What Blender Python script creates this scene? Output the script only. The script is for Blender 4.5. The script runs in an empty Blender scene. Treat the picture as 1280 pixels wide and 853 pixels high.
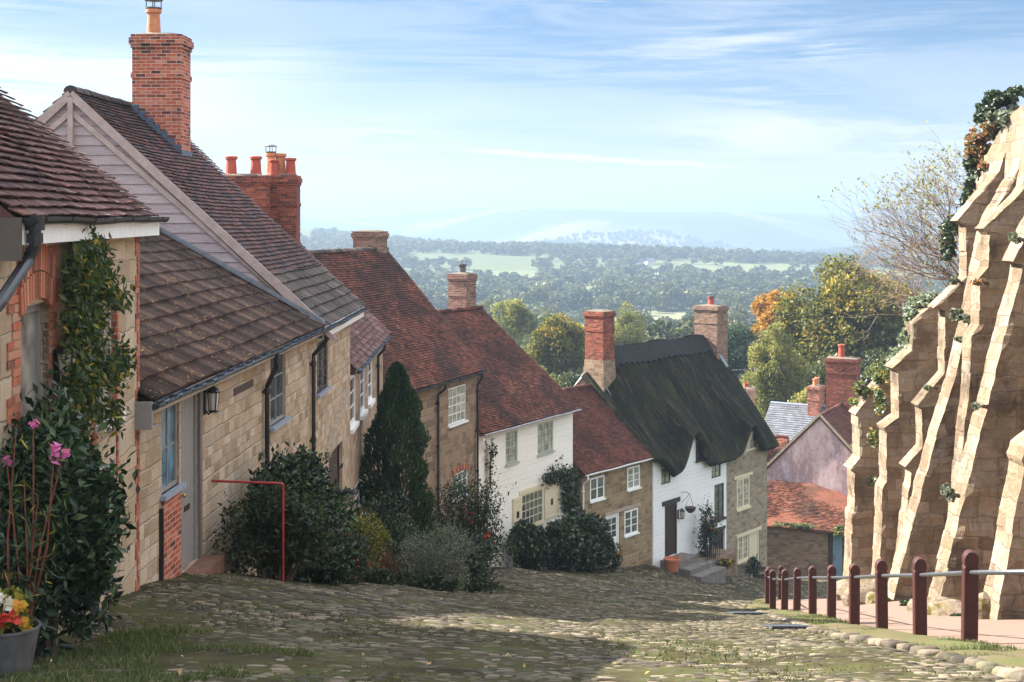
import bpy, math, random
import numpy as np
from mathutils import Vector, Matrix
R = math.radians
rng = np.random.default_rng(7)
random.seed(7)
FP = 1700.0            # focal length in photo pixels
HV = 272.0             # horizon row
col = bpy.context.scene.collection
ZB = {}

def rp(u, v, y):       # photo pixel + distance -> world point
    return ((u-640)/FP*y, y, -(v-HV)/FP*y)

# ------------------------------------------------------------------ mesh builder
class MB:
    def __init__(s):
        s.p = []; s.nv = 0
    def add(s, V, F, rnd=None, mi=0):
        V = np.asarray(V, float).reshape(-1, 3); F = np.asarray(F, int)
        if F.ndim == 1: F = F[None, :]
        if rnd is None: rnd = np.full(len(F), rng.random())
        rnd = np.broadcast_to(np.asarray(rnd, float), (len(F),))
        s.p.append((V, F+s.nv, rnd, mi)); s.nv += len(V)
        return s
    def box(s, a, b, mi=0, rnd=None):
        x0, y0, z0 = a; x1, y1, z1 = b
        V = [(x0,y0,z0),(x1,y0,z0),(x1,y1,z0),(x0,y1,z0),(x0,y0,z1),(x1,y0,z1),(x1,y1,z1),(x0,y1,z1)]
        F = [(0,3,2,1),(4,5,6,7),(0,1,5,4),(1,2,6,5),(2,3,7,6),(3,0,4,7)]
        return s.add(V, F, rnd, mi)
    def beam(s, A, B, w, h, up=(0,0,1), mi=0):      # rectangular bar from A to B
        A = np.array(A, float); B = np.array(B, float); d = B-A; d /= np.linalg.norm(d)
        up = np.array(up, float); sx = np.cross(d, up)
        if np.linalg.norm(sx) < 1e-6: sx = np.array([1., 0, 0])
        sx /= np.linalg.norm(sx); uz = np.cross(sx, d)
        V = []
        for P in (A, B):
            for i, j in ((-1,-1),(1,-1),(1,1),(-1,1)):
                V.append(P+sx*i*w/2+uz*j*h/2)
        return s.add(V, [(0,1,2,3),(7,6,5,4),(0,4,5,1),(1,5,6,2),(2,6,7,3),(3,7,4,0)], None, mi)
    def tube(s, pts, r, n=8, mi=0, cap=True, rnd=None):
        pts = [np.array(p, float) for p in pts]
        if np.isscalar(r): r = [r]*len(pts)
        V = []; prev = None
        for i, P in enumerate(pts):
            a = pts[max(i-1, 0)]; b = pts[min(i+1, len(pts)-1)]
            d = b-a; d /= (np.linalg.norm(d)+1e-9)
            if prev is None:
                up = np.array([0, 0, 1.]) if abs(d[2]) < .9 else np.array([1., 0, 0])
                x = np.cross(up, d)
            else:
                x = prev-d*np.dot(prev, d)
            x /= (np.linalg.norm(x)+1e-9); prev = x; y = np.cross(d, x)
            for k in range(n):
                t = 2*math.pi*k/n
                V.append(P+(x*math.cos(t)+y*math.sin(t))*r[i])
        m = len(pts); F = []
        for i in range(m-1):
            for k in range(n):
                k2 = (k+1) % n
                F.append((i*n+k, i*n+k2, (i+1)*n+k2, (i+1)*n+k))
        s.add(V, F, rnd, mi)
        if cap:
            off = s.nv-len(V)
            s.p.append((np.zeros((0, 3)), np.array([list(range(n-1, -1, -1))])+off, np.array([.5]), mi))
            s.p.append((np.zeros((0, 3)), np.array([list(range((m-1)*n, m*n))])+off, np.array([.5]), mi))
        return s
    def lathe(s, c, prof, n=16, mi=0, rnd=None):      # prof: (r, z) list
        V = []; cx, cy, cz = c
        for r, z in prof:
            for k in range(n):
                t = 2*math.pi*k/n
                V.append((cx+r*math.cos(t), cy+r*math.sin(t), cz+z))
        F = []
        for i in range(len(prof)-1):
            for k in range(n):
                k2 = (k+1) % n
                F.append((i*n+k, i*n+k2, (i+1)*n+k2, (i+1)*n+k))
        s.add(V, F, rnd, mi)
        return s
    def build(s, name, mats, parent=None, smooth=False, zb=None):
        if not isinstance(mats, (list, tuple)): mats = [mats]
        V = np.concatenate([p[0] for p in s.p]) if s.p else np.zeros((0, 3))
        loops = []; tot = []; rn = []; mi = []
        for _, F, r, m in s.p:
            loops.append(F.reshape(-1)); tot.append(np.full(len(F), F.shape[1])); rn.append(r); mi.append(np.full(len(F), m))
        loops = np.concatenate(loops); tot = np.concatenate(tot); rn = np.concatenate(rn); mi = np.concatenate(mi)
        start = np.concatenate([[0], np.cumsum(tot)[:-1]])
        if zb is None and parent is not None: zb = ZB.get(parent.name, 0)
        V = V.copy(); V[:, 2] -= (zb or 0)
        me = bpy.data.meshes.new(name)
        me.vertices.add(len(V)); me.vertices.foreach_set('co', V.astype(np.float32).ravel())
        me.loops.add(len(loops)); me.loops.foreach_set('vertex_index', loops.astype(np.int32))
        me.polygons.add(len(tot)); me.polygons.foreach_set('loop_start', start.astype(np.int32))
        me.polygons.foreach_set('material_index', mi.astype(np.int32))
        me.polygons.foreach_set('use_smooth', np.full(len(tot), bool(smooth)))
        me.update(calc_edges=True)
        at = me.attributes.new('rnd', 'FLOAT', 'FACE'); at.data.foreach_set('value', rn.astype(np.float32))
        # box-projected UV in metres
        nrm = np.zeros(len(tot)*3, np.float32); me.polygons.foreach_get('normal', nrm); nrm = nrm.reshape(-1, 3)
        ax = np.argmax(np.abs(nrm), axis=1); axl = np.repeat(ax, tot); P = V[loops]
        uv = np.where((axl == 0)[:, None], P[:, [1, 2]], np.where((axl == 1)[:, None], P[:, [0, 2]], P[:, [0, 1]]))
        ul = me.uv_layers.new(name='UVMap'); ul.data.foreach_set('uv', uv.astype(np.float32).ravel())
        for m in mats: me.materials.append(m)
        o = bpy.data.objects.new(name, me); col.objects.link(o)
        if parent is not None:
            o.parent = parent
            if parent.type == 'MESH': ZB[o.name] = ZB.get(parent.name, 0)
            else: ZB[o.name] = ZB.get(parent.name, 0)
        else: ZB[o.name] = zb or 0
        return o

def tag(o, label=None, cat=None, group=None, kind=None):
    if label: o['label'] = label
    if cat: o['category'] = cat
    if group: o['group'] = group
    if kind: o['kind'] = kind
    return o
def empty(name, loc, rz, label, cat, group=None):
    o = bpy.data.objects.new(name, None); col.objects.link(o)
    o.location = loc; o.rotation_euler = (0, 0, rz); o.empty_display_size = .3
    ZB[o.name] = loc[2]
    return tag(o, label, cat, group)
def copy_tree(o, parent=None):
    c = o.copy(); col.objects.link(c); c.parent = parent
    for ch in [x for x in bpy.data.objects if x.parent == o]:
        copy_tree(ch, c)
    return c

# ------------------------------------------------------------------ materials
class NT:
    def __init__(s, name, rough=.8, spec=.3):
        s.m = bpy.data.materials.new(name); s.m.use_nodes = True
        s.t = s.m.node_tree; s.n = s.t.nodes; s.l = s.t.links
        s.bsdf = s.n['Principled BSDF']; s.out = s.n['Material Output']
        s.bsdf.inputs['Roughness'].default_value = rough
        s.bsdf.inputs['Specular IOR Level'].default_value = spec
    def new(s, typ, **k):
        x = s.n.new(typ)
        for a, b in k.items(): setattr(x, a, b)
        return x
    def link(s, a, b): s.l.new(a, b)
    def setin(s, inp, v):
        if hasattr(v, 'is_linked') or isinstance(v, bpy.types.NodeSocket): s.l.new(v, inp)
        else: inp.default_value = v
    def math(s, op, a, b=0., c=None, clamp=False):
        x = s.new('ShaderNodeMath', operation=op); x.use_clamp = clamp
        s.setin(x.inputs[0], a); s.setin(x.inputs[1], b)
        if c is not None: s.setin(x.inputs[2], c)
        return x.outputs[0]
    def mix(s, f, a, b, mode='MIX'):
        x = s.new('ShaderNodeMix', data_type='RGBA', blend_type=mode); 
        s.setin(x.inputs[0], f)
        for i, v in ((6, a), (7, b)):
            if isinstance(v, tuple) and len(v) == 3: v = v+(1,)
            s.setin(x.inputs[i], v)
        return x.outputs[2]
    def ramp(s, f, stops, interp='LINEAR'):
        x = s.new('ShaderNodeValToRGB'); x.color_ramp.interpolation = interp; e = x.color_ramp.elements
        while len(e) > 1: e.remove(e[-1])
        e[0].position = stops[0][0]; e[0].color = tuple(stops[0][1])+(1,)
        for p, c in stops[1:]:
            q = e.new(p); q.color = tuple(c)+(1,)
        s.l.new(f, x.inputs[0]); return x.outputs[0]
    def rampf(s, f, a, b, lo=0., hi=1.):
        x = s.new('ShaderNodeMapRange'); x.interpolation_type = 'SMOOTHSTEP'
        s.setin(x.inputs[0], f)
        for i, v in enumerate((a, b, lo, hi)): x.inputs[i+1].default_value = v
        return x.outputs[0]
    def noise(s, vec, scale=5., detail=4., rough=.55, dist=0., dim='3D'):
        x = s.new('ShaderNodeTexNoise', noise_dimensions=dim)
        x.inputs['Scale'].default_value = scale; x.inputs['Detail'].default_value = detail
        x.inputs['Roughness'].default_value = rough; x.inputs['Distortion'].default_value = dist
        if vec is not None: s.l.new(vec, x.inputs['Vector' if dim != '1D' else 'W'])
        return x.outputs[0]
    def coord(s, kind='Object'):
        return s.new('ShaderNodeTexCoord').outputs[kind]
    def geo(s): return s.new('ShaderNodeNewGeometry').outputs['Position']
    def mapping(s, vec, loc=(0,0,0), rot=(0,0,0), sc=(1,1,1)):
        x = s.new('ShaderNodeMapping'); s.l.new(vec, x.inputs[0])
        x.inputs[1].default_value = loc; x.inputs[2].default_value = rot; x.inputs[3].default_value = sc
        return x.outputs[0]
    def attr(s, name='rnd'):
        x = s.new('ShaderNodeAttribute'); x.attribute_name = name; return x.outputs['Fac']
    def bump(s, h, strength=.5, dist=.02, nrm=None):
        x = s.new('ShaderNodeBump'); x.inputs['Strength'].default_value = strength; x.inputs['Distance'].default_value = dist
        s.l.new(h, x.inputs['Height'])
        if nrm is not None: s.l.new(nrm, x.inputs['Normal'])
        return x.outputs[0]
    def done(s, color, normal=None, rough=None):
        s.setin(s.bsdf.inputs['Base Color'], color if not (isinstance(color, tuple) and len(color) == 3) else color+(1,))
        if normal is not None: s.l.new(normal, s.bsdf.inputs['Normal'])
        if rough is not None: s.setin(s.bsdf.inputs['Roughness'], rough)
        return s.m

def plain(name, c, rough=.6, spec=.4, var=.15, metallic=0., nscale=9.):
    n = NT(name, rough, spec); g = n.geo()
    f = n.noise(g, nscale, 5, .6)
    c0 = tuple(x*(1-var) for x in c); c1 = tuple(min(1, x*(1+var)) for x in c)
    n.bsdf.inputs['Metallic'].default_value = metallic
    return n.done(n.ramp(f, [(.3, c0), (.7, c1)]), n.bump(f, .15, .01))

def mat_tile(name, stops, lichen=(.28,.24,.17), lich=.35, dark=(.03,.025,.02), dk=.5, moss=None):
    n = NT(name, .9, .2); g = n.geo(); r = n.attr()
    c = n.ramp(r, stops)
    big = n.noise(g, .55, 4, .6)
    c = n.mix(n.math('MULTIPLY', n.rampf(big, .45, .62), dk), c, dark)
    med = n.noise(n.mapping(g, (3, 7, 1)), 2.6, 5, .7)
    c = n.mix(n.math('MULTIPLY', n.rampf(med, .52, .66), dk*.8), c, tuple(x*1.3 for x in dark))
    sp = n.noise(n.mapping(g, (11, 2, 5)), 16., 4, .7)
    sp2 = n.noise(n.mapping(g, (1, 9, 5)), 1.1, 3, .6)
    c = n.mix(n.math('MULTIPLY', n.math('MULTIPLY', n.rampf(sp, .58, .66), n.rampf(sp2, .35, .6)), lich), c, lichen)
    if moss:
        mm = n.noise(n.mapping(g, (5, 5, 8)), 1.6, 5, .7)
        c = n.mix(n.rampf(mm, .55, .7, 0, moss[1]), c, moss[0])
    f = n.noise(g, 40, 4, .6)
    return n.done(c, n.bump(f, .5, .01))

def mat_rubble(name, stops, w=.42, h=.24, joint=.012, mortar=(.42,.37,.29), stain=(.12,.10,.07), st=.35, bumpd=.03, jit=.25, green=None, painted=None):
    """Coursed stone: rows of uneven height, blocks of uneven length (UV in metres)."""
    n = NT(name, .92, .15); uv = n.coord('UV'); g = n.geo()
    wob = n.new('ShaderNodeTexNoise'); wob.inputs['Scale'].default_value = 1.7; wob.inputs['Detail'].default_value = 3
    n.link(uv, wob.inputs['Vector'])
    sv = n.new('ShaderNodeVectorMath', operation='SUBTRACT'); n.link(wob.outputs['Color'], sv.inputs[0]); sv.inputs[1].default_value = (.5,.5,.5)
    sc = n.new('ShaderNodeVectorMath', operation='SCALE'); n.link(sv.outputs[0], sc.inputs[0]); sc.inputs['Scale'].default_value = jit*h
    wob2 = n.new('ShaderNodeTexNoise'); wob2.inputs['Scale'].default_value = 14; wob2.inputs['Detail'].default_value = 2
    n.link(uv, wob2.inputs['Vector'])
    sv2 = n.new('ShaderNodeVectorMath', operation='SUBTRACT'); n.link(wob2.outputs['Color'], sv2.inputs[0]); sv2.inputs[1].default_value = (.5,.5,.5)
    sc2 = n.new('ShaderNodeVectorMath', operation='SCALE'); n.link(sv2.outputs[0], sc2.inputs[0]); sc2.inputs['Scale'].default_value = .035
    a1 = n.new('ShaderNodeVectorMath', operation='ADD'); n.link(uv, a1.inputs[0]); n.link(sc.outputs[0], a1.inputs[1])
    a2 = n.new('ShaderNodeVectorMath', operation='ADD'); n.link(a1.outputs[0], a2.inputs[0]); n.link(sc2.outputs[0], a2.inputs[1])
    sep = n.new('ShaderNodeSeparateXYZ'); n.link(a2.outputs[0], sep.inputs[0])
    vv = n.math('DIVIDE', sep.outputs[1], h)
    nz = n.noise(vv, .45, 1, .5, dim='1D')
    vv = n.math('ADD', vv, n.math('MULTIPLY', nz, 1.6))
    row = n.math('FLOOR', vv); fr = n.math('FRACT', vv)
    W = n.math('ADD', n.math('DIVIDE', sep.outputs[0], w), n.math('MULTIPLY', row, 37.713))
    vo = n.new('ShaderNodeTexVoronoi', voronoi_dimensions='1D', feature='F1'); vo.inputs['Scale'].default_value = 1; n.link(W, vo.inputs['W'])
    ve = n.new('ShaderNodeTexVoronoi', voronoi_dimensions='1D', feature='DISTANCE_TO_EDGE'); ve.inputs['Scale'].default_value = 1; n.link(W, ve.inputs['W'])
    dv = n.math('MULTIPLY', n.math('MINIMUM', fr, n.math('SUBTRACT', 1., fr)), h)
    du = n.math('MULTIPLY', ve.outputs['Distance'], w)
    d = n.math('MINIMUM', dv, du)
    m = n.rampf(d, joint*.4, joint*1.5)         # 0 in joint, 1 on stone
    sepc = n.new('ShaderNodeSeparateColor'); n.link(vo.outputs['Color'], sepc.inputs[0])
    fine = n.noise(uv, 22, 6, .65); mid = n.noise(uv, 3.3, 5, .65); big = n.noise(uv, .6, 4, .6)
    rv = n.math('ADD', n.math('MULTIPLY', sepc.outputs[0], .75), n.math('MULTIPLY', mid, .3))
    c = n.ramp(rv, stops)
    c = n.mix(.35, c, n.ramp(fine, [(.3, (.25,.25,.25)), (.7, (.85,.85,.85))]), 'SOFT_LIGHT')
    blot = n.noise(n.mapping(uv, (2,7,0)), 7.5, 7, .78)
    c = n.mix(n.rampf(blot, .52, .70, 0, .55), c, tuple(x*1.5 for x in stain)); c = n.mix(n.rampf(blot, .46, .33, 0, .35), c, tuple(min(1, x*1.25) for x in stops[-1][1]))
    c = n.mix(m, mortar, c)
    if painted:
        c = n.mix(.93, c, painted)
        c = n.mix(n.rampf(n.noise(uv, 5, 6, .7), .6, .8, 0, .25), c, (.35,.32,.27))
    c = n.mix(n.rampf(big, .5, .68, 0, st), c, stain)
    c = n.mix(n.rampf(n.noise(n.mapping(uv, (4,2,0), sc=(3,.6,1)), 1.5, 5, .7), .55, .75, 0, st*.9), c, stain)
    if green: c = n.mix(n.rampf(n.noise(n.mapping(uv, (9,2,0)), .9, 5, .7), .5, .68, 0, green[1]), c, green[0])
    hgt = n.math('ADD', n.math('MULTIPLY', m, .6), n.math('MULTIPLY', n.math('ADD', fine, n.math('MULTIPLY', sepc.outputs[1], .5)), .4))
    return n.done(c, n.bump(hgt, .8, bumpd))

def mat_brick(name, stops, mortar=(.38,.31,.24), bw=.225, bh=.075, dark=.3):
    n = NT(name, .9, .15); uv = n.coord('UV')
    wob = n.new('ShaderNodeTexNoise'); wob.inputs['Scale'].default_value = 6; n.link(uv, wob.inputs['Vector'])
    sv = n.new('ShaderNodeVectorMath', operation='SUBTRACT'); n.link(wob.outputs['Color'], sv.inputs[0]); sv.inputs[1].default_value = (.5,.5,.5)
    sc = n.new('ShaderNodeVectorMath', operation='SCALE'); n.link(sv.outputs[0], sc.inputs[0]); sc.inputs['Scale'].default_value = .02
    a1 = n.new('ShaderNodeVectorMath', operation='ADD'); n.link(uv, a1.inputs[0]); n.link(sc.outputs[0], a1.inputs[1])
    br = n.new('ShaderNodeTexBrick'); n.link(a1.outputs[0], br.inputs['Vector'])
    br.inputs['Scale'].default_value = 1; br.inputs['Brick Width'].default_value = bw; br.inputs['Row Height'].default_value = bh
    br.inputs['Mortar Size'].default_value = .007; br.inputs['Mortar Smooth'].default_value = .3
    br.inputs['Color1'].default_value = (0,0,0,1); br.inputs['Color2'].default_value = (1,1,1,1); br.inputs['Mortar'].default_value = (.5,.5,.5,1)
    br.offset_frequency = 2; br.squash = 1
    fine = n.noise(uv, 30, 5, .65); mid = n.noise(uv, 2.2, 4, .6)
    f = n.math('ADD', n.math('MULTIPLY', br.outputs['Color'], .7), n.math('MULTIPLY', mid, .35))
    c = n.ramp(f, stops)
    c = n.mix(.35, c, n.ramp(fine, [(.3, (.25,.25,.25)), (.7, (.8,.8,.8))]), 'SOFT_LIGHT')
    c = n.mix(br.outputs['Fac'], c, mortar)
    c = n.mix(n.rampf(n.noise(uv, .9, 5, .7), .5, .7, 0, dark), c, (.05,.04,.035))
    h = n.math('SUBTRACT', fine, n.math('MULTIPLY', br.outputs['Fac'], 1.6))
    return n.done(c, n.bump(h, .7, .012))

def mat_leaf(name, stops, rough=.45, trans=.35, spec=.35):
    n = NT(name, rough, spec); r = n.attr()
    c = n.ramp(r, stops)
    big = n.noise(n.geo(), .8, 2, .5)
    c = n.mix(n.rampf(big, .35, .7, 0, .35), c, n.mix(1., c, (.45,.5,.4), 'MULTIPLY'))
    n.setin(n.bsdf.inputs['Base Color'], c)
    tr = n.new('ShaderNodeBsdfTranslucent'); n.link(n.mix(1., c, (1.2,1.25,.6), 'MULTIPLY'), tr.inputs[0])
    mx = n.new('ShaderNodeMixShader'); mx.inputs[0].default_value = trans
    n.link(n.bsdf.outputs[0], mx.inputs[1]); n.link(tr.outputs[0], mx.inputs[2]); n.link(mx.outputs[0], n.out.inputs[0])
    return n.m
def mat_glass(name, tint=(.03,.035,.04), rough=.06):
    n = NT(name, rough, .9)
    f = n.noise(n.geo(), 3., 2, .5)
    return n.done(n.ramp(f, [(.35, tint), (.7, tuple(x*3+.02 for x in tint))]), n.bump(f, .08, .05))

M = {}
M['clay_dark'] = mat_tile('clay_tiles_purple', [(0,(.035,.016,.015)),(.35,(.085,.036,.031)),(.7,(.15,.062,.046)),(.9,(.18,.12,.105)),(1,(.22,.10,.06))], lich=.6, dk=.3, moss=((.07,.075,.03),.25))
M['clay_blend'] = mat_tile('clay_tiles_mixed', [(0,(.025,.026,.034)),(.3,(.055,.036,.038)),(.45,(.12,.05,.038)),(.7,(.16,.07,.055)),(.88,(.065,.065,.08)),(1,(.21,.09,.055))], lich=.3, dk=.45)
M['clay_stone'] = mat_tile('stone_slates', [(0,(.035,.03,.027)),(.5,(.075,.056,.047)),(1,(.13,.10,.08))], lich=.6, dk=.4, moss=((.12,.10,.03),.5))
M['clay_red'] = mat_tile('clay_tiles_red', [(0,(.035,.016,.012)),(.3,(.085,.030,.019)),(.65,(.14,.045,.025)),(.9,(.20,.068,.038)),(1,(.25,.11,.07))], lich=.45, dk=.65, dark=(.022,.014,.012))
M['clay_red2'] = mat_tile('clay_tiles_deep_red', [(0,(.04,.016,.011)),(.5,(.105,.033,.02)),(1,(.18,.058,.034))], lich=.3, dk=.5, dark=(.025,.014,.011))
M['clay_bright'] = mat_tile('clay_tiles_bright', [(0,(.07,.025,.017)),(.4,(.17,.055,.03)),(.8,(.26,.095,.055)),(1,(.33,.18,.12))], lich=.7, dk=.55, moss=((.13,.11,.04),.4))
M['pantile'] = mat_tile('concrete_pantiles', [(0,(.022,.014,.012)),(.6,(.046,.028,.022)),(1,(.095,.058,.043))], lich=.6, lichen=(.40,.26,.08), dk=.3)  # lichen coloured pale to stand in for sunlight on the ribs
M['slate'] = mat_tile('grey_slates', [(0,(.09,.095,.105)),(1,(.16,.165,.18))], lich=.2, dk=.2)
M['stone_gold'] = mat_rubble('golden_rubble_stone', [(.1,(.23,.16,.10)),(.3,(.38,.28,.18)),(.5,(.50,.38,.26)),(.7,(.36,.29,.215)),(.85,(.54,.435,.32)),(1,(.42,.28,.19))], w=.29, h=.165, st=.45, joint=.009, jit=.4, stain=(.16,.12,.075), mortar=(.46,.37,.255), bumpd=.035)
M['stone_pale'] = mat_rubble('pale_ashlar_stone', [(.1,(.27,.195,.125)),(.4,(.40,.30,.195)),(.7,(.48,.37,.255)),(1,(.34,.30,.23))], w=.5, h=.27, st=.6, joint=.009, jit=.4, mortar=(.42,.34,.26), stain=(.15,.12,.08), bumpd=.03)
M['stone_brown'] = mat_rubble('brown_rubble_stone', [(.1,(.13,.085,.055)),(.4,(.22,.145,.09)),(.7,(.29,.20,.125)),(1,(.22,.17,.12))], w=.36, h=.21, st=.3, mortar=(.30,.23,.16))
M['stone_house6'] = mat_rubble('honey_stone', [(.1,(.15,.105,.06)),(.4,(.25,.175,.095)),(.7,(.32,.23,.125)),(1,(.22,.17,.105))], w=.34, h=.2, st=.35, mortar=(.32,.25,.16), stain=(.07,.055,.035))
M['stone_end'] = mat_rubble('grey_brown_stone', [(.1,(.17,.13,.085)),(.4,(.27,.205,.135)),(.7,(.34,.265,.175)),(1,(.24,.20,.145))], w=.3, h=.16, st=.3, mortar=(.31,.25,.18))
M['stone_abbey'] = mat_rubble('weathered_abbey_stone', [(.1,(.14,.095,.058)),(.35,(.225,.158,.10)),(.6,(.30,.225,.152)),(.8,(.22,.168,.118)),(1,(.36,.29,.22))], w=.6, h=.33, joint=.006, st=.85, mortar=(.26,.20,.14), stain=(.065,.045,.03), bumpd=.13, jit=.9, green=((.16,.135,.075),.6))
M['stone_garden'] = mat_rubble('garden_wall_stone', [(.1,(.12,.075,.05)),(.5,(.22,.14,.09)),(1,(.27,.2,.14))], w=.28, h=.14, st=.4, mortar=(.2,.15,.1))
M['whitewash'] = mat_rubble('whitewashed_stone', [(0,(.7,.7,.66)),(1,(.8,.8,.76))], w=.36, h=.2, joint=.01, mortar=(.72,.7,.66), stain=(.45,.42,.35), st=.12, painted=(.80,.79,.745), bumpd=.02)
M['whitewash_cream'] = mat_rubble('cream_limewash', [(0,(.7,.66,.56)),(1,(.78,.74,.66))], w=.4, h=.25, joint=.008, mortar=(.7,.66,.58), stain=(.45,.38,.28), st=.12, painted=(.80,.755,.66), bumpd=.015)
M['brick_orange'] = mat_brick('orange_brick', [(.12,(.035,.022,.02)),(.26,(.16,.05,.03)),(.45,(.36,.085,.04)),(.75,(.44,.12,.058)),(1,(.50,.27,.19))], mortar=(.50,.41,.34), dark=.55)
M['brick_red'] = mat_brick('red_brick', [(.05,(.04,.018,.015)),(.3,(.15,.04,.025)),(.7,(.27,.065,.034)),(1,(.34,.13,.075))], mortar=(.20,.14,.105), dark=.5)
M['brick_dark'] = mat_brick('dark_brick', [(0,(.06,.03,.025)),(.4,(.16,.07,.05)),(.8,(.26,.12,.08)),(1,(.3,.2,.14))], mortar=(.38,.33,.27), dark=.4)
M['brick_buff'] = mat_brick('weathered_brick', [(0,(.07,.04,.03)),(.4,(.17,.09,.06)),(.8,(.26,.15,.105)),(1,(.3,.21,.16))], mortar=(.32,.27,.21), dark=.35)
M['white'] = plain('white_paint', (.78,.77,.73), .45, .4, .06)
M['cream'] = plain('cream_paint', (.62,.53,.35), .5, .4, .08)
M['grey_paint'] = plain('stone_grey_paint', (.25,.235,.22), .5, .4, .08)
M['putty'] = plain('putty_paint', (.42,.35,.29), .5, .4, .08)
M['sage'] = plain('sage_paint', (.36,.38,.30), .5, .4, .08)
M['black'] = plain('black_paint', (.012,.012,.014), .3, .5, .2)
M['dark_wood'] = plain('dark_stained_wood', (.045,.022,.015), .5, .4, .3)
M['bollard'] = plain('red_brown_paint', (.045,.012,.009), .6, .3, .3, nscale=14)
M['iron'] = plain('grey_iron', (.12,.12,.125), .4, .6, .15, .7)
M['lead'] = plain('lead_flashing', (.19,.21,.24), .45, .6, .25, .4)
M['terracotta'] = plain('terracotta', (.42,.15,.075), .8, .2, .2)
M['terracotta_red'] = plain('red_chimney_pot', (.36,.075,.045), .75, .25, .2)
M['galv'] = plain('zinc_planter', (.11,.105,.10), .55, .5, .35, .3)
M['red_pole'] = plain('red_painted_steel', (.33,.022,.018), .4, .5, .35, nscale=20)
M['wood_grey'] = None
M['render_pink'] = None
M['glass'] = mat_glass('window_glass', (.025,.03,.035)); M['glass_blue'] = mat_glass('blue_window_glass', (.05,.10,.13)); M['glass_pale'] = mat_glass('curtained_glass', (.14,.13,.11), .15)
M['curtain'] = plain('pale_blind', (.5,.47,.42), .8, .2, .1)

n = NT('grey_weatherboard', .85, .2); g = n.geo()
gr = n.noise(n.mapping(g, sc=(1.2, 1.2, 14)), 4, 5, .65); bg = n.noise(g, .9, 3, .6); r_ = n.attr()
c = n.ramp(gr, [(.25,(.19,.15,.155)),(.5,(.32,.26,.26)),(.8,(.44,.37,.36))])
c = n.mix(n.rampf(bg, .45, .7, 0, .4), c, (.20,.17,.18)); c = n.mix(n.math('MULTIPLY', r_, .3), c, (.5,.42,.40))
M['wood_grey'] = n.done(c, n.bump(gr, .3, .01))
n = NT('weathered_pink_render', .9, .2); g = n.geo()
a = n.noise(n.mapping(g, sc=(1, 1, .45)), 1.1, 7, .72); b = n.noise(g, 5, 5, .7)
c = n.ramp(a, [(.35,(.62,.50,.48)),(.47,(.52,.36,.34)),(.56,(.33,.22,.23)),(.68,(.55,.46,.46))])
c = n.mix(n.rampf(b, .55, .7, 0, .5), c, (.66,.60,.58))
M['render_pink'] = n.done(c, n.bump(b, .4, .02))
n = NT('rough_lit_stone', .95, .15); g = n.geo()
# ------------------------------------------------------------------ ground heights
_C = [(0,-4,-1.2),(0,2,-1.9),(-3.9,6,-2.5),(5,4,-2.2),(5.0,10,-3.55),(-3.86,10.5,-3.45),(0,10.5,-3.55),(-4.35,15.8,-4.3),(-4.3,18.6,-4.82),
      (5.38,16,-5.03),(5.61,18.7,-5.77),(5.78,21.25,-6.45),(5.99,23.8,-7.15),(6.41,27.3,-8.08),(6.72,30.4,-8.9),(6.93,34.6,-10.07),
      (7.17,37.4,-10.8),(7.7,40.9,-11.66),(8.95,45.3,-12.75),(-2.96,24,-6.45),(-4,30,-8.0),(-1,42,-11.2),(-4,42,-11.0),(0,50,-12.9),(-2,50,-12.8),
      (2.6,56,-14.5),(6.4,62.6,-16.0),(8.5,64.6,-17.15),(7.3,63.2,-16.55),(6.2,59,-15.75),(4.4,60,-15.45),(12.6,71.4,-19.0),(9.5,66,-17.2),(7,56,-15.0),(5,50,-13.65),(1,30,-8.55),(1,20,-6.0),
      (12,60,-17.0),(16,72,-19.3),(10,50,-14.2),(9.0,24,-7.1),(9.3,28.5,-8.2),(9.6,33,-9.3),(10.4,38,-10.7),(11.5,44,-12.3),(7.5,16,-4.95),(8,10,-3.5),
      (-14,16,-4.3),(-14,30,-8),(-14,45,-12),(-8,60,-15.6),(2,75,-19.5),(20,80,-21),(18,60,-17),(20,30,-9),(20,10,-4),(-14,5,-2.4),(-30,40,-11),(40,40,-12),(-30,80,-20),(40,80,-22),(10,90,-22.5)]
_C = np.array(_C, float)
def _fit():
    X = _C[:, :2]; n = len(X)
    d = np.sqrt(((X[:, None]-X[None])**2).sum(-1)+.5)
    A = np.zeros((n+3, n+3)); A[:n, :n] = -d+np.eye(n)*.15*-1*0
    A[:n, :n] += -np.eye(n)*.05*-1
    P = np.c_[np.ones(n), X]; A[:n, n:] = P; A[n:, :n] = P.T
    return np.linalg.solve(A, np.r_[_C[:, 2], 0, 0, 0])
_W = _fit()
def gz(x, y):
    x = np.asarray(x, float); y = np.asarray(y, float); sh = np.broadcast(x, y).shape
    X = np.stack([np.broadcast_to(x, sh).ravel(), np.broadcast_to(y, sh).ravel()], 1)
    out = np.empty(len(X))
    for i in range(0, len(X), 20000):
        q = X[i:i+20000]
        d = np.sqrt(((q[:, None]-_C[None, :, :2])**2).sum(-1)+.5)
        out[i:i+20000] = -d@_W[:-3]+_W[-3]+q@_W[-2:]
    return out.reshape(sh) if sh else float(out[0])
def smooth(a, b, t):
    t = np.clip((t-a)/(b-a), 0, 1); return t*t*(3-2*t)
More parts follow.
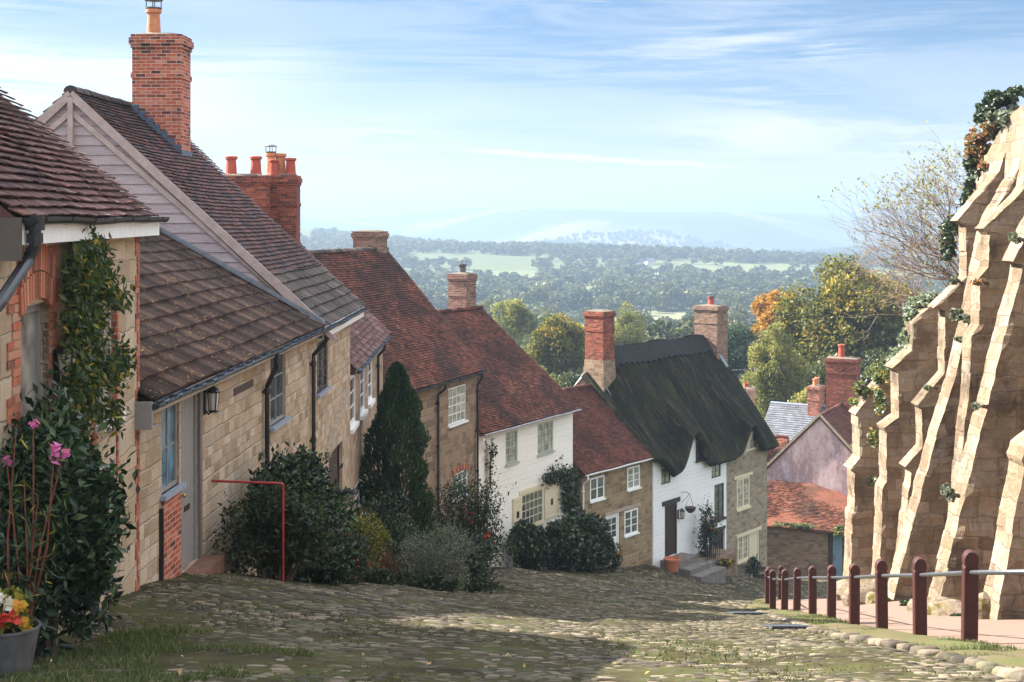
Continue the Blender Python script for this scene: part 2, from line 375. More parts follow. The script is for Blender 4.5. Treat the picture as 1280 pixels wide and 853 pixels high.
def vnoise(x, y, seed=0):
    """smooth value noise"""
    x = np.asarray(x, float); y = np.asarray(y, float)
    xi = np.floor(x).astype(int); yi = np.floor(y).astype(int); fx = x-xi; fy = y-yi
    fx = fx*fx*(3-2*fx); fy = fy*fy*(3-2*fy)
    def h(i, j):
        k = (i*374761393+j*668265263+seed*144269504) & 0x7fffffff
        k = ((k ^ (k >> 13))*1274126177) & 0x7fffffff
        return ((k ^ (k >> 16)) & 0xffff)/65535.
    return (h(xi, yi)*(1-fx)+h(xi+1, yi)*fx)*(1-fy)+(h(xi, yi+1)*(1-fx)+h(xi+1, yi+1)*fx)*fy
def valley(x, y):
    x = np.asarray(x, float); y = np.asarray(y, float)
    d = np.sqrt(x*x+y*y)
    z = -21-21*smooth(80, 480, d)-41*smooth(420, 2500, d)
    z = z+smooth(200, 900, d)*((vnoise(x/420., y/420., 3)-.5)*10+(vnoise(x/1400., y/1400., 5)-.5)*16)
    # field-covered spur reaching in from the left, wooded knoll at its end
    z = z+57*np.exp(-((y-1750-.15*(x+500))/420.)**2)*(1-smooth(-380, 40, x))
    z = z+22*np.exp(-((x-20)/170.)**2-((y-1750)/260.)**2)
    z = z+12*np.exp(-((x-10)/420.)**2-((y-1330)/230.)**2)
    # far hills
    t = np.arctan2(x, y)
    hz = 90+11*np.sin(t*13+1.)+9*np.sin(t*31+2)+8*(vnoise(t*40, d/900., 9)-.5)
    z = z+hz*smooth(2900, 4000, d+420*np.sin(t*17))
    z = z+(14+10*np.sin(t*23+.6))*smooth(2200, 2600, d+300*np.sin(t*29+1))*(1-smooth(2700, 3300, d))
    z = z+10*smooth(6800, 8600, d+500*np.sin(t*11+2))
    return z
def terrain(x, y):
    d = np.sqrt(np.asarray(x, float)**2+np.asarray(y, float)**2)
    w = smooth(62, 150, d)
    xx = np.clip(x, -45, 45); yy = np.clip(y, -8, 110)
    return gz(xx, yy)*(1-w)+valley(x, y)*w

def grid_faces(nu, nv):
    i, j = np.meshgrid(np.arange(nu-1), np.arange(nv-1), indexing='ij')
    a = i*nv+j
    return np.stack([a, a+nv, a+nv+1, a+1], -1).reshape(-1, 4)

# ground fan (one sheet to the horizon)
na, nr = 241, 330
ang = np.linspace(R(-62), R(62), na); rr = np.concatenate([[0.], np.geomspace(2., 12500., nr-1)])
Aa, Rr = np.meshgrid(ang, rr, indexing='ij')
# sits behind the camera a little so steps to the side still stand on ground
gx = np.sin(Aa)*Rr; gy = np.cos(Aa)*Rr-6
gzv = terrain(gx, gy)-.10
mb = MB(); mb.add(np.stack([gx, gy, gzv], -1), grid_faces(na, nr)[:, ::-1])
n = NT('field_ground', .95, .1); g = n.geo()
sep = n.new('ShaderNodeSeparateXYZ'); n.link(g, sep.inputs[0])
flat = n.new('ShaderNodeCombineXYZ'); n.link(sep.outputs[0], flat.inputs[0]); n.link(sep.outputs[1], flat.inputs[1])
wn = n.new('ShaderNodeTexNoise'); wn.inputs['Scale'].default_value = .004; wn.inputs['Detail'].default_value = 2; n.link(flat.outputs[0], wn.inputs[0])
v1 = n.new('ShaderNodeVectorMath', operation='SCALE'); n.link(wn.outputs['Color'], v1.inputs[0]); v1.inputs['Scale'].default_value = 120
v2 = n.new('ShaderNodeVectorMath', operation='ADD'); n.link(v1.outputs[0], v2.inputs[0]); n.link(flat.outputs[0], v2.inputs[1])
vo = n.new('ShaderNodeTexVoronoi', voronoi_dimensions='2D'); vo.inputs['Scale'].default_value = 1/240.; n.link(v2.outputs[0], vo.inputs['Vector'])
sc = n.new('ShaderNodeSeparateColor'); n.link(vo.outputs['Color'], sc.inputs[0])
c = n.ramp(sc.outputs[0], [(0,(.09,.10,.045)),(.3,(.13,.14,.07)),(.5,(.18,.175,.10)),(.66,(.10,.11,.05)),(.8,(.20,.165,.12)),(1,(.22,.20,.135))], 'CONSTANT')
c = n.mix(n.rampf(n.noise(flat.outputs[0], .02, 5, .6), .4, .7, 0, .35), c, (.12,.17,.05))
near = n.ramp(n.noise(g, 1.3, 5, .7), [(.3,(.035,.05,.018)),(.7,(.10,.11,.045))])
dl = n.new('ShaderNodeVectorMath', operation='LENGTH'); n.link(flat.outputs[0], dl.inputs[0])
c = n.mix(n.rampf(dl.outputs['Value'], 250, 420), near, c)
wood = n.ramp(n.noise(flat.outputs[0], .05, 5, .7), [(.35,(.03,.05,.02)),(.7,(.07,.09,.04))])
c = n.mix(n.rampf(dl.outputs['Value'], 2900, 3300), c, n.mix(n.rampf(n.noise(flat.outputs[0], .0012, 4, .6), .5, .56), wood, c))
M['ground'] = n.done(c)
tag(mb.build('ground', M['ground'], smooth=True), kind='structure')

# ------------------------------------------------------------------ street of setts
def left_edge(y):
    return np.interp(y, [0,10.4,15.8,26,32,43.5,50.8,57.8,62.5,73], [-3.9,-4.0,-4.5,-4.2,-4.2,-4.4,-1.4,2.3,6.0,12.9])
def right_edge(y):
    return np.interp(y, [0,10,16,21,27,34,40,46,50,60,72,78], [4.5,4.2,4.4,4.7,5.4,6.2,7.0,8.6,12,14.5,17,18])
ys = np.concatenate([np.arange(2, 30, .12), np.arange(30, 78, .4)]); tt = np.linspace(0, 1, 110)
Y, T = np.meshgrid(ys, tt, indexing='ij'); X = left_edge(Y)-.6+(right_edge(Y)-left_edge(Y)+.9)*T
def rough(x, y): return (vnoise(x*.9, y*.7, 1)-.5)*.085+(vnoise(x*3, y*2, 2)-.5)*.028
def street_z(x, y): return gz(x, y)+rough(x, y)
def drop(x, y): return 0
sm = MB(); sm.add(np.stack([X, Y, street_z(X, Y)+.006+.012*(vnoise(X*6, Y*6, 61)-.5)+.016*(vnoise(X*1.3, Y*1.3, 62)-.5)], -1), grid_faces(len(ys), 110)[:, ::-1], mi=0)
# individual setts
rows = []; y = 3.
while y < 74:
    w = .082+.035*rng.random() if y < 34 else .22+.1*rng.random()
    rows.append((y, w)); y += w*1.06
C = []
for (y, w) in rows:
    a = float(left_edge(y))+.05; b = float(right_edge(y)); x = a+rng.random()*.2
    while x < b:
        L = (.095+.16*rng.random()**1.5)*(1 if y < 34 else 1.5)
        C.append((x+L/2, y+w/2, L, w)); x += L*1.05
C = np.array(C); nC = len(C)
C[:, 0] += (rng.random(nC)-.5)*.03
skew = (vnoise(C[:, 0]*.25, C[:, 1]*.25, 8)-.5)*.5      # rows wander
C[:, 1] += skew+.06*np.sin(C[:, 0]*1.7)
keep = (vnoise(C[:, 0]*.55, C[:, 1]*.55, 21)*.7+rng.random(nC)*.35) > .30
C = C[keep]; nC = len(C)
mossy = vnoise(C[:, 0]*.5+7, C[:, 1]*.5, 33)*.6+vnoise(C[:, 0]*1.9, C[:, 1]*1.9, 35)*.4
k = 8; th = np.arange(k)*2*np.pi/k+np.pi/8
sx = np.sign(np.cos(th))*np.abs(np.cos(th))**.6; sy = np.sign(np.sin(th))*np.abs(np.sin(th))**.6
jit = 1+(rng.random((nC, k))-.5)*.22
tiltx = (rng.random(nC)-.5)*.10; tilty = (rng.random(nC)-.5)*.12
hh = .005+.010*rng.random(nC)+.012*(rng.random(nC) > .94)
base = street_z(C[:, 0], C[:, 1])
sl = (gz(C[:, 0], C[:, 1]+.5)-gz(C[:, 0], C[:, 1]-.5))
sll = (gz(C[:, 0]+.5, C[:, 1])-gz(C[:, 0]-.5, C[:, 1]))
V = np.zeros((nC, 3*k, 3))
for ri, (f, hf) in enumerate(((1.04, -.35), (.86, .62), (.45, 1.))):
    lx = sx[None]*C[:, 2:3]/2*f*jit; ly = sy[None]*C[:, 3:4]/2*f*jit
    V[:, ri*k:(ri+1)*k, 0] = C[:, 0:1]+lx; V[:, ri*k:(ri+1)*k, 1] = C[:, 1:2]+ly
    V[:, ri*k:(ri+1)*k, 2] = base[:, None]+sl[:, None]*ly+sll[:, None]*lx+hh[:, None]*hf+(lx*tiltx[:, None]+ly*tilty[:, None])*(0 if ri == 0 else 1)
V[:, :k, 2] -= .012
fq = []
for ri in range(2):
    for a in range(k):
        b = (a+1) % k; fq.append((ri*k+a, ri*k+b, (ri+1)*k+b, (ri+1)*k+a))
fq = np.array(fq)
F = (fq[None]+(np.arange(nC)*3*k)[:, None, None]).reshape(-1, 4)
Ft = (np.arange(2*k, 3*k)[None]+(np.arange(nC)*3*k)[:, None])
# mix random tint and moss value
tint = np.clip(rng.random(nC)*.8+(mossy-.5)*.5, 0, 1)
sm.add(V.reshape(-1, 3), F, np.repeat(tint, len(fq)), mi=1)
sm.p.append((np.zeros((0, 3)), Ft+sm.nv-len(V.reshape(-1, 3)), tint, 1))
n = NT('moss_and_earth', .98, .05); g = n.geo()
a = n.noise(g, 1.1, 6, .7); b = n.noise(g, 14, 5, .7)
c = n.ramp(a, [(.35,(.022,.016,.011)),(.5,(.045,.040,.018)),(.66,(.06,.064,.022))])
c = n.mix(n.rampf(b, .45, .7, 0, .5), c, (.075,.062,.04))
M['earth'] = n.done(c, n.bump(b, .6, .02))
n = NT('street_setts', .85, .3); g = n.geo(); r_ = n.attr()
c = n.ramp(r_, [(0,(.024,.016,.011)),(.3,(.052,.037,.025)),(.55,(.11,.083,.056)),(.8,(.21,.165,.11)),(1,(.062,.048,.036))])
a = n.noise(g, .8, 6, .7); b = n.noise(g, 18, 5, .7)
c = n.mix(n.rampf(n.noise(g, 5, 6, .75), .46, .64, 0, .6), c, (.06,.062,.024))
c = n.mix(n.rampf(b, .5, .75, 0, .35), c, (.23,.20,.15))
c = n.mix(n.rampf(a, .5, .62, 0, .5), c, (.065,.07,.028))
M['sett'] = n.done(c, n.bump(b, .6, .012))
tag(sm.build('street', [M['earth'], M['sett']], smooth=True), kind='structure')

# right-hand verge and the pink footpath behind the posts
def post_x(y): return np.interp(y, [0,16,18.7,21.25,23.8,27.3,30.4,34.6,37.4,40.9,45.3,52], [4.6,5.38,5.61,5.78,5.99,6.41,6.72,6.93,7.17,7.7,8.95,11.5])
def surf(fl, fr, y0, y1, name, mat, dz, nx=24, amp=0.):
    ys = np.arange(y0, y1, .2); T = np.linspace(0, 1, nx); Y, TT = np.meshgrid(ys, T, indexing='ij')
    X = fl(Y)+(fr(Y)-fl(Y))*TT
    Z = gz(X, Y)+dz+amp*(vnoise(X*2.2, Y*2.2, 12)-.3)*np.sin(np.pi*TT)-(.16*np.clip(1-TT*9, 0, 1) if amp else 0)
    m = MB(); m.add(np.stack([X, Y, Z], -1), grid_faces(len(ys), nx)[:, ::-1]); return tag(m.build(name, mat, smooth=True), kind='structure')
n = NT('pink_tarmac', .95, .1); g = n.geo()
c = n.ramp(n.noise(g, 60, 4, .7), [(.3,(.15,.098,.073)),(.7,(.22,.15,.118))])
c = n.mix(n.rampf(n.noise(g, 1.2, 5, .7), .5, .7, 0, .4), c, (.15,.105,.075))
M['path'] = n.done(c, n.bump(n.noise(g, 90, 3, .6), .3, .004))
n = NT('rough_turf', .98, .05); g = n.geo()
c = n.ramp(n.noise(g, 2., 6, .7), [(.35,(.12,.09,.06)),(.52,(.095,.085,.04)),(.7,(.07,.09,.03))])
M['turf'] = n.done(c, n.bump(n.noise(g, 25, 4, .6), .6, .02))
surf(lambda y: right_edge(y)-.16+.16*(vnoise(y*1.7, y*0, 90)-.5), lambda y: post_x(y)+.02, 2, 52, 'verge', M['turf'], .03, amp=.08)
surf(lambda y: post_x(y)-.12, lambda y: np.full_like(y, 15.5)+0*y, 2, 49, 'footpath', M['path'], .012)

# ------------------------------------------------------------------ sky, sun, camera, haze
SUN_AZ, SUN_EL = R(-67), R(37)      # azimuth from +Y, negative = towards -X
w = bpy.data.worlds.new('World'); bpy.context.scene.world = w; w.use_nodes = True
nt = w.node_tree; bg = nt.nodes['Background']
sky = nt.nodes.new('ShaderNodeTexSky'); sky.sky_type = 'NISHITA'; sky.sun_disc = False
sky.sun_elevation = SUN_EL; sky.sun_rotation = SUN_AZ; sky.air_density = .8; sky.dust_density = .1; sky.ozone_density = 3.0; sky.altitude = 200
tc = nt.nodes.new('ShaderNodeTexCoord')
def mapn(rot, sc, loc=(0,0,0)):
    a = nt.nodes.new('ShaderNodeMapping'); a.inputs[1].default_value = loc; a.inputs[2].default_value = rot; a.inputs[3].default_value = sc
    nt.links.new(tc.outputs['Generated'], a.inputs[0]); return a
def wn(m, scale, det, rough, dist=0):
    a = nt.nodes.new('ShaderNodeTexNoise'); a.inputs['Scale'].default_value = scale; a.inputs['Detail'].default_value = det
    a.inputs['Roughness'].default_value = rough; a.inputs['Distortion'].default_value = dist
    nt.links.new(m.outputs[0], a.inputs[0]); return a.outputs[0]
def wr(f, a, b, lo, hi):
    x = nt.nodes.new('ShaderNodeMapRange'); x.interpolation_type = 'SMOOTHSTEP'; nt.links.new(f, x.inputs[0])
    for i, v in enumerate((a, b, lo, hi)): x.inputs[i+1].default_value = v
    return x.outputs[0]
def wm(op, a, b):
    x = nt.nodes.new('ShaderNodeMath'); x.operation = op
    for i, v in enumerate((a, b)):
        if isinstance(v, (int, float)): x.inputs[i].default_value = v
        else: nt.links.new(v, x.inputs[i])
    return x.outputs[0]
m1 = mapn((0, R(-9), 0), (1, 1, 9), (3.1, .2, .4))         # long streaks, falling gently to the right
f1 = wr(wn(m1, 2.0, 9, .68, 1.3), .42, .58, 0, 1)
m1b = mapn((0, R(-7), 0), (1.2, 1, 26), (1.1, .7, 3.4)); f1b = wr(wn(m1b, 3.4, 8, .68, .9), .47, .60, 0, .9)
mask = wr(wn(mapn((0, R(-10), 0), (1, 1, 4), (8.3, 1.4, 5.4)), 2.0, 2, .5), .40, .58, .25, 1)
cl = wm('MULTIPLY', wm('MAXIMUM', f1, f1b), mask)
sp = nt.nodes.new('ShaderNodeSeparateXYZ'); nt.links.new(tc.outputs['Generated'], sp.inputs[0])
low = wr(sp.outputs[2], .0, .07, .3, 1)
cl = wm('MULTIPLY', cl, low)
dl_ = wm('SUBTRACT', sp.outputs[2], wm('SUBTRACT', .0476, wm('MULTIPLY', sp.outputs[0], .0745)))   # one thin trail of cloud
wob_ = wm('MULTIPLY', wm('SUBTRACT', wn(mapn((0, 0, 0), (14, 1, 60), (0, 0, 2)), 2., 5, .65), .5), .010)
dl_ = wm('ABSOLUTE', wm('ADD', dl_, wob_), 0.)
trail = wm('MULTIPLY', wm('MULTIPLY', wr(dl_, .0004, .0036, 1, 0), wr(sp.outputs[0], -.07, .0, 0, 1)), wr(sp.outputs[0], .12, .20, 1, 0))
cl = wm('MAXIMUM', cl, trail)
high = wr(sp.outputs[2], .17, .45, 0, .42)  # bright cloud above the view, added as fill light for shaded fronts
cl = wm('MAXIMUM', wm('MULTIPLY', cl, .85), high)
rad = wr(sp.outputs[2], .17, .45, 2.8, 8.5)  # cloud radiance, raised overhead for the added fill
mx = nt.nodes.new('ShaderNodeMix'); mx.data_type = 'RGBA'
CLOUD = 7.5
fx = wr(sp.outputs[2], .13, .45, 0, 1); mt = nt.nodes.new('ShaderNodeMix'); mt.data_type = 'RGBA'; nt.links.new(fx, mt.inputs[0]); lw = wr(sp.outputs[2], .0, .14, 0, 1); m3 = nt.nodes.new('ShaderNodeMix'); m3.data_type = 'RGBA'; nt.links.new(lw, m3.inputs[0]); m3.inputs[6].default_value = (.36, .305, .275, 1); m3.inputs[7].default_value = (.200, .243, .278, 1); nt.links.new(m3.outputs[2], mt.inputs[6]); mt.inputs[7].default_value = (1, 1, 1, 1)
mm_ = nt.nodes.new('ShaderNodeMix'); mm_.data_type = 'RGBA'; mm_.blend_type = 'MULTIPLY'; mm_.inputs[0].default_value = 1; nt.links.new(sky.outputs[0], mm_.inputs[6]); nt.links.new(mt.outputs[2], mm_.inputs[7])
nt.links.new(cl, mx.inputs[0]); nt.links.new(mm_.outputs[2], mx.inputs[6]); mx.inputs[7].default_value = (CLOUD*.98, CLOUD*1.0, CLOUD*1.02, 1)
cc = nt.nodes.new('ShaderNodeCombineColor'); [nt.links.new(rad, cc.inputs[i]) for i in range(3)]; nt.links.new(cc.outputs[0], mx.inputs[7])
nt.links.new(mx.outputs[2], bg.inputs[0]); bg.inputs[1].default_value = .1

sd = bpy.data.lights.new('sun', 'SUN'); sd.energy = 5.0; sd.angle = R(.5); sd.color = (1, .95, .88)
so = bpy.data.objects.new('sun', sd); col.objects.link(so)
dirv = Vector((math.sin(SUN_AZ)*math.cos(SUN_EL), math.cos(SUN_AZ)*math.cos(SUN_EL), math.sin(SUN_EL)))
so.rotation_euler = dirv.to_track_quat('Z', 'Y').to_euler(); so.location = (-20, 10, 30)

cd = bpy.data.cameras.new('camera'); cd.lens = FP/1280*36; cd.sensor_width = 36; cd.shift_y = -(426.5-HV)/1280
cd.clip_start = .1; cd.clip_end = 30000
co = bpy.data.objects.new('camera', cd); col.objects.link(co); co.location = (0, 0, 0); co.rotation_euler = (R(90), 0, 0)
sc_ = bpy.context.scene; sc_.camera = co
sc_.view_settings.view_transform = 'Standard'; sc_.view_settings.look = 'None'; sc_.view_settings.exposure = 2.2; sc_.view_settings.gamma = 1
sc_.view_settings.use_curve_mapping = False
sc_.cycles.max_bounces = 8; sc_.cycles.diffuse_bounces = 3; sc_.cycles.glossy_bounces = 3; sc_.cycles.transmission_bounces = 4
sc_.cycles.transparent_max_bounces = 6; sc_.cycles.volume_bounces = 1; sc_.cycles.use_denoising = True

hm = bpy.data.materials.new('pale_air'); hm.use_nodes = True; ht = hm.node_tree
ht.nodes.remove(ht.nodes['Principled BSDF']); pv = ht.nodes.new('ShaderNodeVolumePrincipled')
pv.inputs['Color'].default_value = (.275, .36, .465, 1); pv.inputs['Density'].default_value = .0005; pv.inputs['Anisotropy'].default_value = .2
ht.links.new(pv.outputs[0], ht.nodes['Material Output'].inputs['Volume'])
mb = MB(); mb.box((-13000, -800, -110), (13000, 13000, 75)); hz = mb.build('haze', hm); tag(hz, kind='stuff')
hz['label'] = 'pale blue haze hanging over the valley'
class Frame:
    """Facade frame: x = along the facade (away from camera), y = into the house, z = up."""
    def __init__(s, G0, G1, oh):
        g0 = np.array(G0[:2], float); g1 = np.array(G1[:2], float)
        s.d = (g1-g0)/np.linalg.norm(g1-g0); s.n = np.array([-s.d[1], s.d[0]])
        s.P = g0+s.n*oh; s.L = np.linalg.norm(g1-g0); s.oh = oh
        s.rz = math.atan2(s.d[1], s.d[0])
    def w(s, a, q): return s.P+s.d*a+s.n*q
    def s_of_u(s, u, q=0.):
        k = (u-640)/FP; P = s.P+s.n*q
        return (k*P[1]-P[0])/(s.d[0]-k*s.d[1])
    def z_of(s, u, v, q=0.):
        a = s.s_of_u(u, q); y = (s.P+s.n*q+s.d*a)[1]
        return -(v-HV)/FP*y
    def rect(s, u0, u1, v0, v1, q=0.):
        um = (u0+u1)/2
        return s.s_of_u(u0, q), s.s_of_u(u1, q), s.z_of(um, v1, q), s.z_of(um, v0, q)

def facade(mb, L, z0, z1, ops, q=0., depth=.13, s0=0., mi=0, sub=1.0):
    xs = sorted(set([s0, L]+[o[0] for o in ops]+[o[1] for o in ops])); zs = sorted(set([z0, z1]+[o[2] for o in ops]+[o[3] for o in ops]))
    xs = [x for x in xs if s0-1e-6 <= x <= L+1e-6]; zs = [z for z in zs if z0-1e-6 <= z <= z1+1e-6]
    for i in range(len(xs)-1):
        for j in range(len(zs)-1):
            cx = (xs[i]+xs[i+1])/2; cz = (zs[j]+zs[j+1])/2
            if any(o[0] < cx < o[1] and o[2] < cz < o[3] for o in ops): continue
            mb.add([(xs[i],q,zs[j]),(xs[i+1],q,zs[j]),(xs[i+1],q,zs[j+1]),(xs[i],q,zs[j+1])], [(0,1,2,3)], mi=mi)
    for a, b, c, d in ops:
        e = q+depth+.02
        mb.add([(a,q,c),(a,q,d),(a,e,d),(a,e,c)], [(0,1,2,3)], mi=mi); mb.add([(b,q,c),(b,e,c),(b,e,d),(b,q,d)], [(0,1,2,3)], mi=mi)
        mb.add([(a,q,d),(b,q,d),(b,e,d),(a,e,d)], [(0,1,2,3)], mi=mi); mb.add([(a,q,c),(a,e,c),(b,e,c),(b,q,c)], [(0,1,2,3)], mi=mi)

def window(parent, op, q, frame='white', glass='glass', nx=2, ny=3, casements=1, fw=.06, bar=.022, sill=None, sillm=None, recess=.05, name='window', curtain=0):
    a, b, c, d = op
    m = MB(); f0 = q+recess; f1 = f0+.05
    m.box((a+.002, f0, c+.002), (a+fw, f1, d-.002)); m.box((b-fw, f0, c+.002), (b-.002, f1, d-.002))
    m.box((a+fw, f0, d-fw), (b-fw, f1, d-.002)); m.box((a+fw, f0, c+.002), (b-fw, f1, c+fw))
    A, B, C, D = a+fw, b-fw, c+fw, d-fw
    for k in range(1, casements):
        x = A+(B-A)*k/casements; m.box((x-fw*.6, f0+.003, C), (x+fw*.6, f1-.003, D))
    for k in range(1, nx):
        x = A+(B-A)*k/nx; m.box((x-bar/2, f0+.008, C), (x+bar/2, f1-.008, D))
    for k in range(1, ny):
        z = C+(D-C)*k/ny; m.box((A, f0+.010, z-bar/2), (B, f1-.010, z+bar/2))
    w = m.build(name, M[frame], parent)
    g = MB(); g.box((A-.005, f0+.026, C-.005), (B+.005, f0+.034, D+.005)); g.build('pane', M[glass], w)
    if curtain:
        g = MB(); zz = C+(D-C)*(1-curtain)
        for k in range(14):
            x0 = A+(B-A)*k/14; x1 = A+(B-A)*(k+1)/14
            g.add([(x0, f1+.03+.012*(k % 2), zz),(x1, f1+.03+.012*((k+1) % 2), zz),(x1, f1+.03+.012*((k+1) % 2), D),(x0, f1+.03+.012*(k % 2), D)], [(0,1,2,3)])
        g.build('curtain', M['curtain'], w)
    if sill:
        sh, so_, ov = sill
        g = MB(); g.box((a-ov, q-so_, c-sh), (b+ov, q+recess, c)); g.build('sill', M[sillm or frame], w)
    # black panel painted in for the unlit room behind
    g = MB(); g.box((a+.01, f1+.07, c+.01), (b-.01, f1+.09, d-.01)); g.build('room_dark', M['black'], w)
    return w

def door(parent, op, q, leaf='grey_paint', frame='grey_paint', fw=.07, glaze=None, boards=5, recess=.06, knob='iron', panels=False):
    a, b, c, d = op
    m = MB(); f0 = q+recess-.03; f1 = f0+.08
    m.box((a+.002, f0, c), (a+fw, f1, d-.002)); m.box((b-fw, f0, c), (b-.002, f1, d-.002)); m.box((a+fw, f0, d-fw), (b-fw, f1, d-.002))
    dr = m.build('door', M[frame], parent)
    A, B, D = a+fw, b-fw, d-fw; m = MB(); g0 = f0+.03
    n_ = boards
    zt = D if not glaze else c+(D-c)*.55
    for k in range(n_):
        x0 = A+(B-A)*k/n_+.004; x1 = A+(B-A)*(k+1)/n_-.004
        m.box((x0, g0, c+.01), (x1, g0+.035, zt))
    m.box((A, g0+.012, c+.01), (B, g0+.045, zt))
    if glaze:
        m.box((A, g0-.002, zt), (A+.09, g0+.04, D)); m.box((B-.09, g0-.002, zt), (B, g0+.04, D)); m.box((A+.09, g0-.002, D-.09), (B-.09, g0+.04, D)); m.box((A+.09, g0-.002, zt), (B-.09, g0+.04, zt+.06))
        nx, ny = glaze
        for k in range(1, nx):
            x = A+.09+(B-A-.18)*k/nx; m.box((x-.012, g0+.002, zt+.06), (x+.012, g0+.03, D-.09))
        for k in range(1, ny):
            z = zt+.06+(D-zt-.15)*k/ny; m.box((A+.09, g0+.004, z-.012), (B-.09, g0+.028, z+.012))
    lf = m.build('leaf', M[leaf], dr)
    if glaze:
        m = MB(); m.box((A+.085, g0+.015, zt+.055), (B-.085, g0+.022, D-.085)); m.build('pane', M['glass'], dr)
    m = MB(); zz = c+1.0
    m.lathe((0,0,0), [(.0,0),(.012,.0),(.012,.03),(.028,.04),(.03,.055),(.018,.068),(0,.07)], 10)
    V, F, r, mi = m.p[0]; V2 = V.copy(); V2[:, 0] = A+.08+V[:, 0]; V2[:, 1] = g0-V[:, 2]; V2[:, 2] = zz+V[:, 1]; m.p[0] = (V2, F, r, mi)
    m.build('knob', M[knob], dr)
    return dr

def tiles(mb, O, es, eu, nr, Ls, Lu, gauge=.1, width=.165, thick=.016, lift=.04, jit=1., sag=.03, seed=0, mi=0, clip=None):
    O, es, eu, nr = [np.array(v, float) for v in (O, es, eu, nr)]
    nrw = int(math.ceil(Lu/gauge)); ncl = int(math.ceil(Ls/width))+1
    i, j = np.meshgrid(np.arange(nrw), np.arange(ncl), indexing='ij'); i = i.ravel(); j = j.ravel(); n_ = len(i)
    r = np.random.default_rng(seed+11)
    s0 = (j-.5*(i % 2))*width+.003; s1 = s0+width-.006
    s0 = np.clip(s0, 0, Ls); s1 = np.clip(s1, 0, Ls); k = (s1-s0) > .02
    i, j, s0, s1 = i[k], j[k], s0[k], s1[k]; n_ = len(i)
    u0 = i*gauge+(r.random(n_)-.5)*.010*jit; u1 = np.minimum(i*gauge+gauge*1.15, Lu+.01)
    if clip is not None:
        k = clip((s0+s1)/2, u0); i, s0, s1, u0, u1 = i[k], s0[k], s1[k], u0[k], u1[k]; n_ = len(i)
    h = lift+(r.random(n_)-.3)*.012*jit; tl = (r.random(n_)-.5)*.010*jit; rot = (r.random(n_)-.5)*.02*jit
    def sagf(s, u): return (vnoise(s*.55+seed, u*.5, seed+3)-.5)*2*sag+(vnoise(s*1.6, u*1.3, seed+9)-.5)*sag*.7
    def pt(s, u, hh): 
        return O+s[:, None]*es+u[:, None]*eu+(hh+sagf(s, u))[:, None]*nr
    V = np.stack([pt(s0, u0-rot*.5, h+tl), pt(s1, u0+rot*.5, h-tl), pt(s1, u1, h*0+.004), pt(s0, u1, h*0+.004),
                  pt(s0, u0-rot*.5, h+tl-thick), pt(s1, u0+rot*.5, h-tl-thick), pt(s1, u1, h*0-.01), pt(s0, u1, h*0-.01)], 1)
    f = np.array([(0,1,2,3),(4,5,1,0),(5,6,2,1),(7,4,0,3)])
    F = (f[None]+(np.arange(n_)*8)[:, None, None]).reshape(-1, 4)
    coh = vnoise(s0*1.2, u0*1.2, seed+40)
    rn = np.clip(r.random(n_)*.75+coh*.35-.05, 0, 1)
    mb.add(V.reshape(-1, 3), F, np.repeat(rn, 4), mi=mi)

def roof_pair(parent, L, ze, oh, W, rise, mat, ov=.1, gauge=.1, width=.165, seed=0, ridge='clay_red', D=None, sag=.03, back=True, lower=None):
    """gutter line q=-oh at ze, ridge q=W-oh"""
    qr = W-oh; sl = math.hypot(W, rise); eu = np.array([0, W, rise])/sl; nr = np.array([0, -rise, W])/sl
    m = MB()
    Ls = L+2*ov; O = np.array([-ov, -oh, ze])
    def slab(O, es, eu, nr, Lx, Lu):
        A = O; B = O+es*Lx; C_ = B+eu*Lu; D_ = O+eu*Lu; V = []
        for P in (A, B, C_, D_): V.append(P-nr*.035)
        for P in (A, B, C_, D_): V.append(P-nr*.12)
        m.add(V, [(0,1,2,3),(7,6,5,4),(0,4,5,1),(1,5,6,2),(2,6,7,3),(3,7,4,0)], .4)
    es = np.array([1., 0, 0])
    slab(O, es, eu, nr, Ls, sl)
    l0 = 0
    if lower:
        tiles(m, O, es, eu, nr, Ls, lower[0], lower[1], lower[2], .03, .05, 1.6, sag, seed+5, mi=1); l0 = lower[0]
    tiles(m, O+eu*l0, es, eu, nr, Ls, sl-l0, gauge, width, seed=seed, sag=sag)
    if back:
        eu2 = np.array([0, -W, rise])/sl; nr2 = np.array([0, rise, W])/sl; O2 = np.array([L+ov, qr+W, ze])
        slab(O2, -es, eu2, nr2, Ls, sl)
        tiles(m, O2, -es, eu2, nr2, Ls, sl, gauge*2.2, width*1.6, seed=seed+77, sag=sag)
    rf = m.build('roof', [mat, M['clay_stone']], parent)
    m = MB(); x = -ov; r = np.random.default_rng(seed+5)
    while x < L+ov-.05:
        x1 = min(x+.42, L+ov); z = ze+rise+.01+(r.random()-.5)*.015; V = []; k = 7
        for xx, rr_ in ((x, .13), (x1+.02, .118)):
            for t in range(k):
                a = math.pi*(t/(k-1)); V.append((xx, qr+math.cos(a)*rr_*1.1, z-.05+math.sin(a)*rr_))
        m.add(V, [(t, t+1, k+t+1, k+t) for t in range(k-1)], r.random()); m.add([V[t] for t in range(k)], [tuple(range(k-1, -1, -1))], .2)
        x = x1
    m.build('ridge', M[ridge], rf)
    return rf

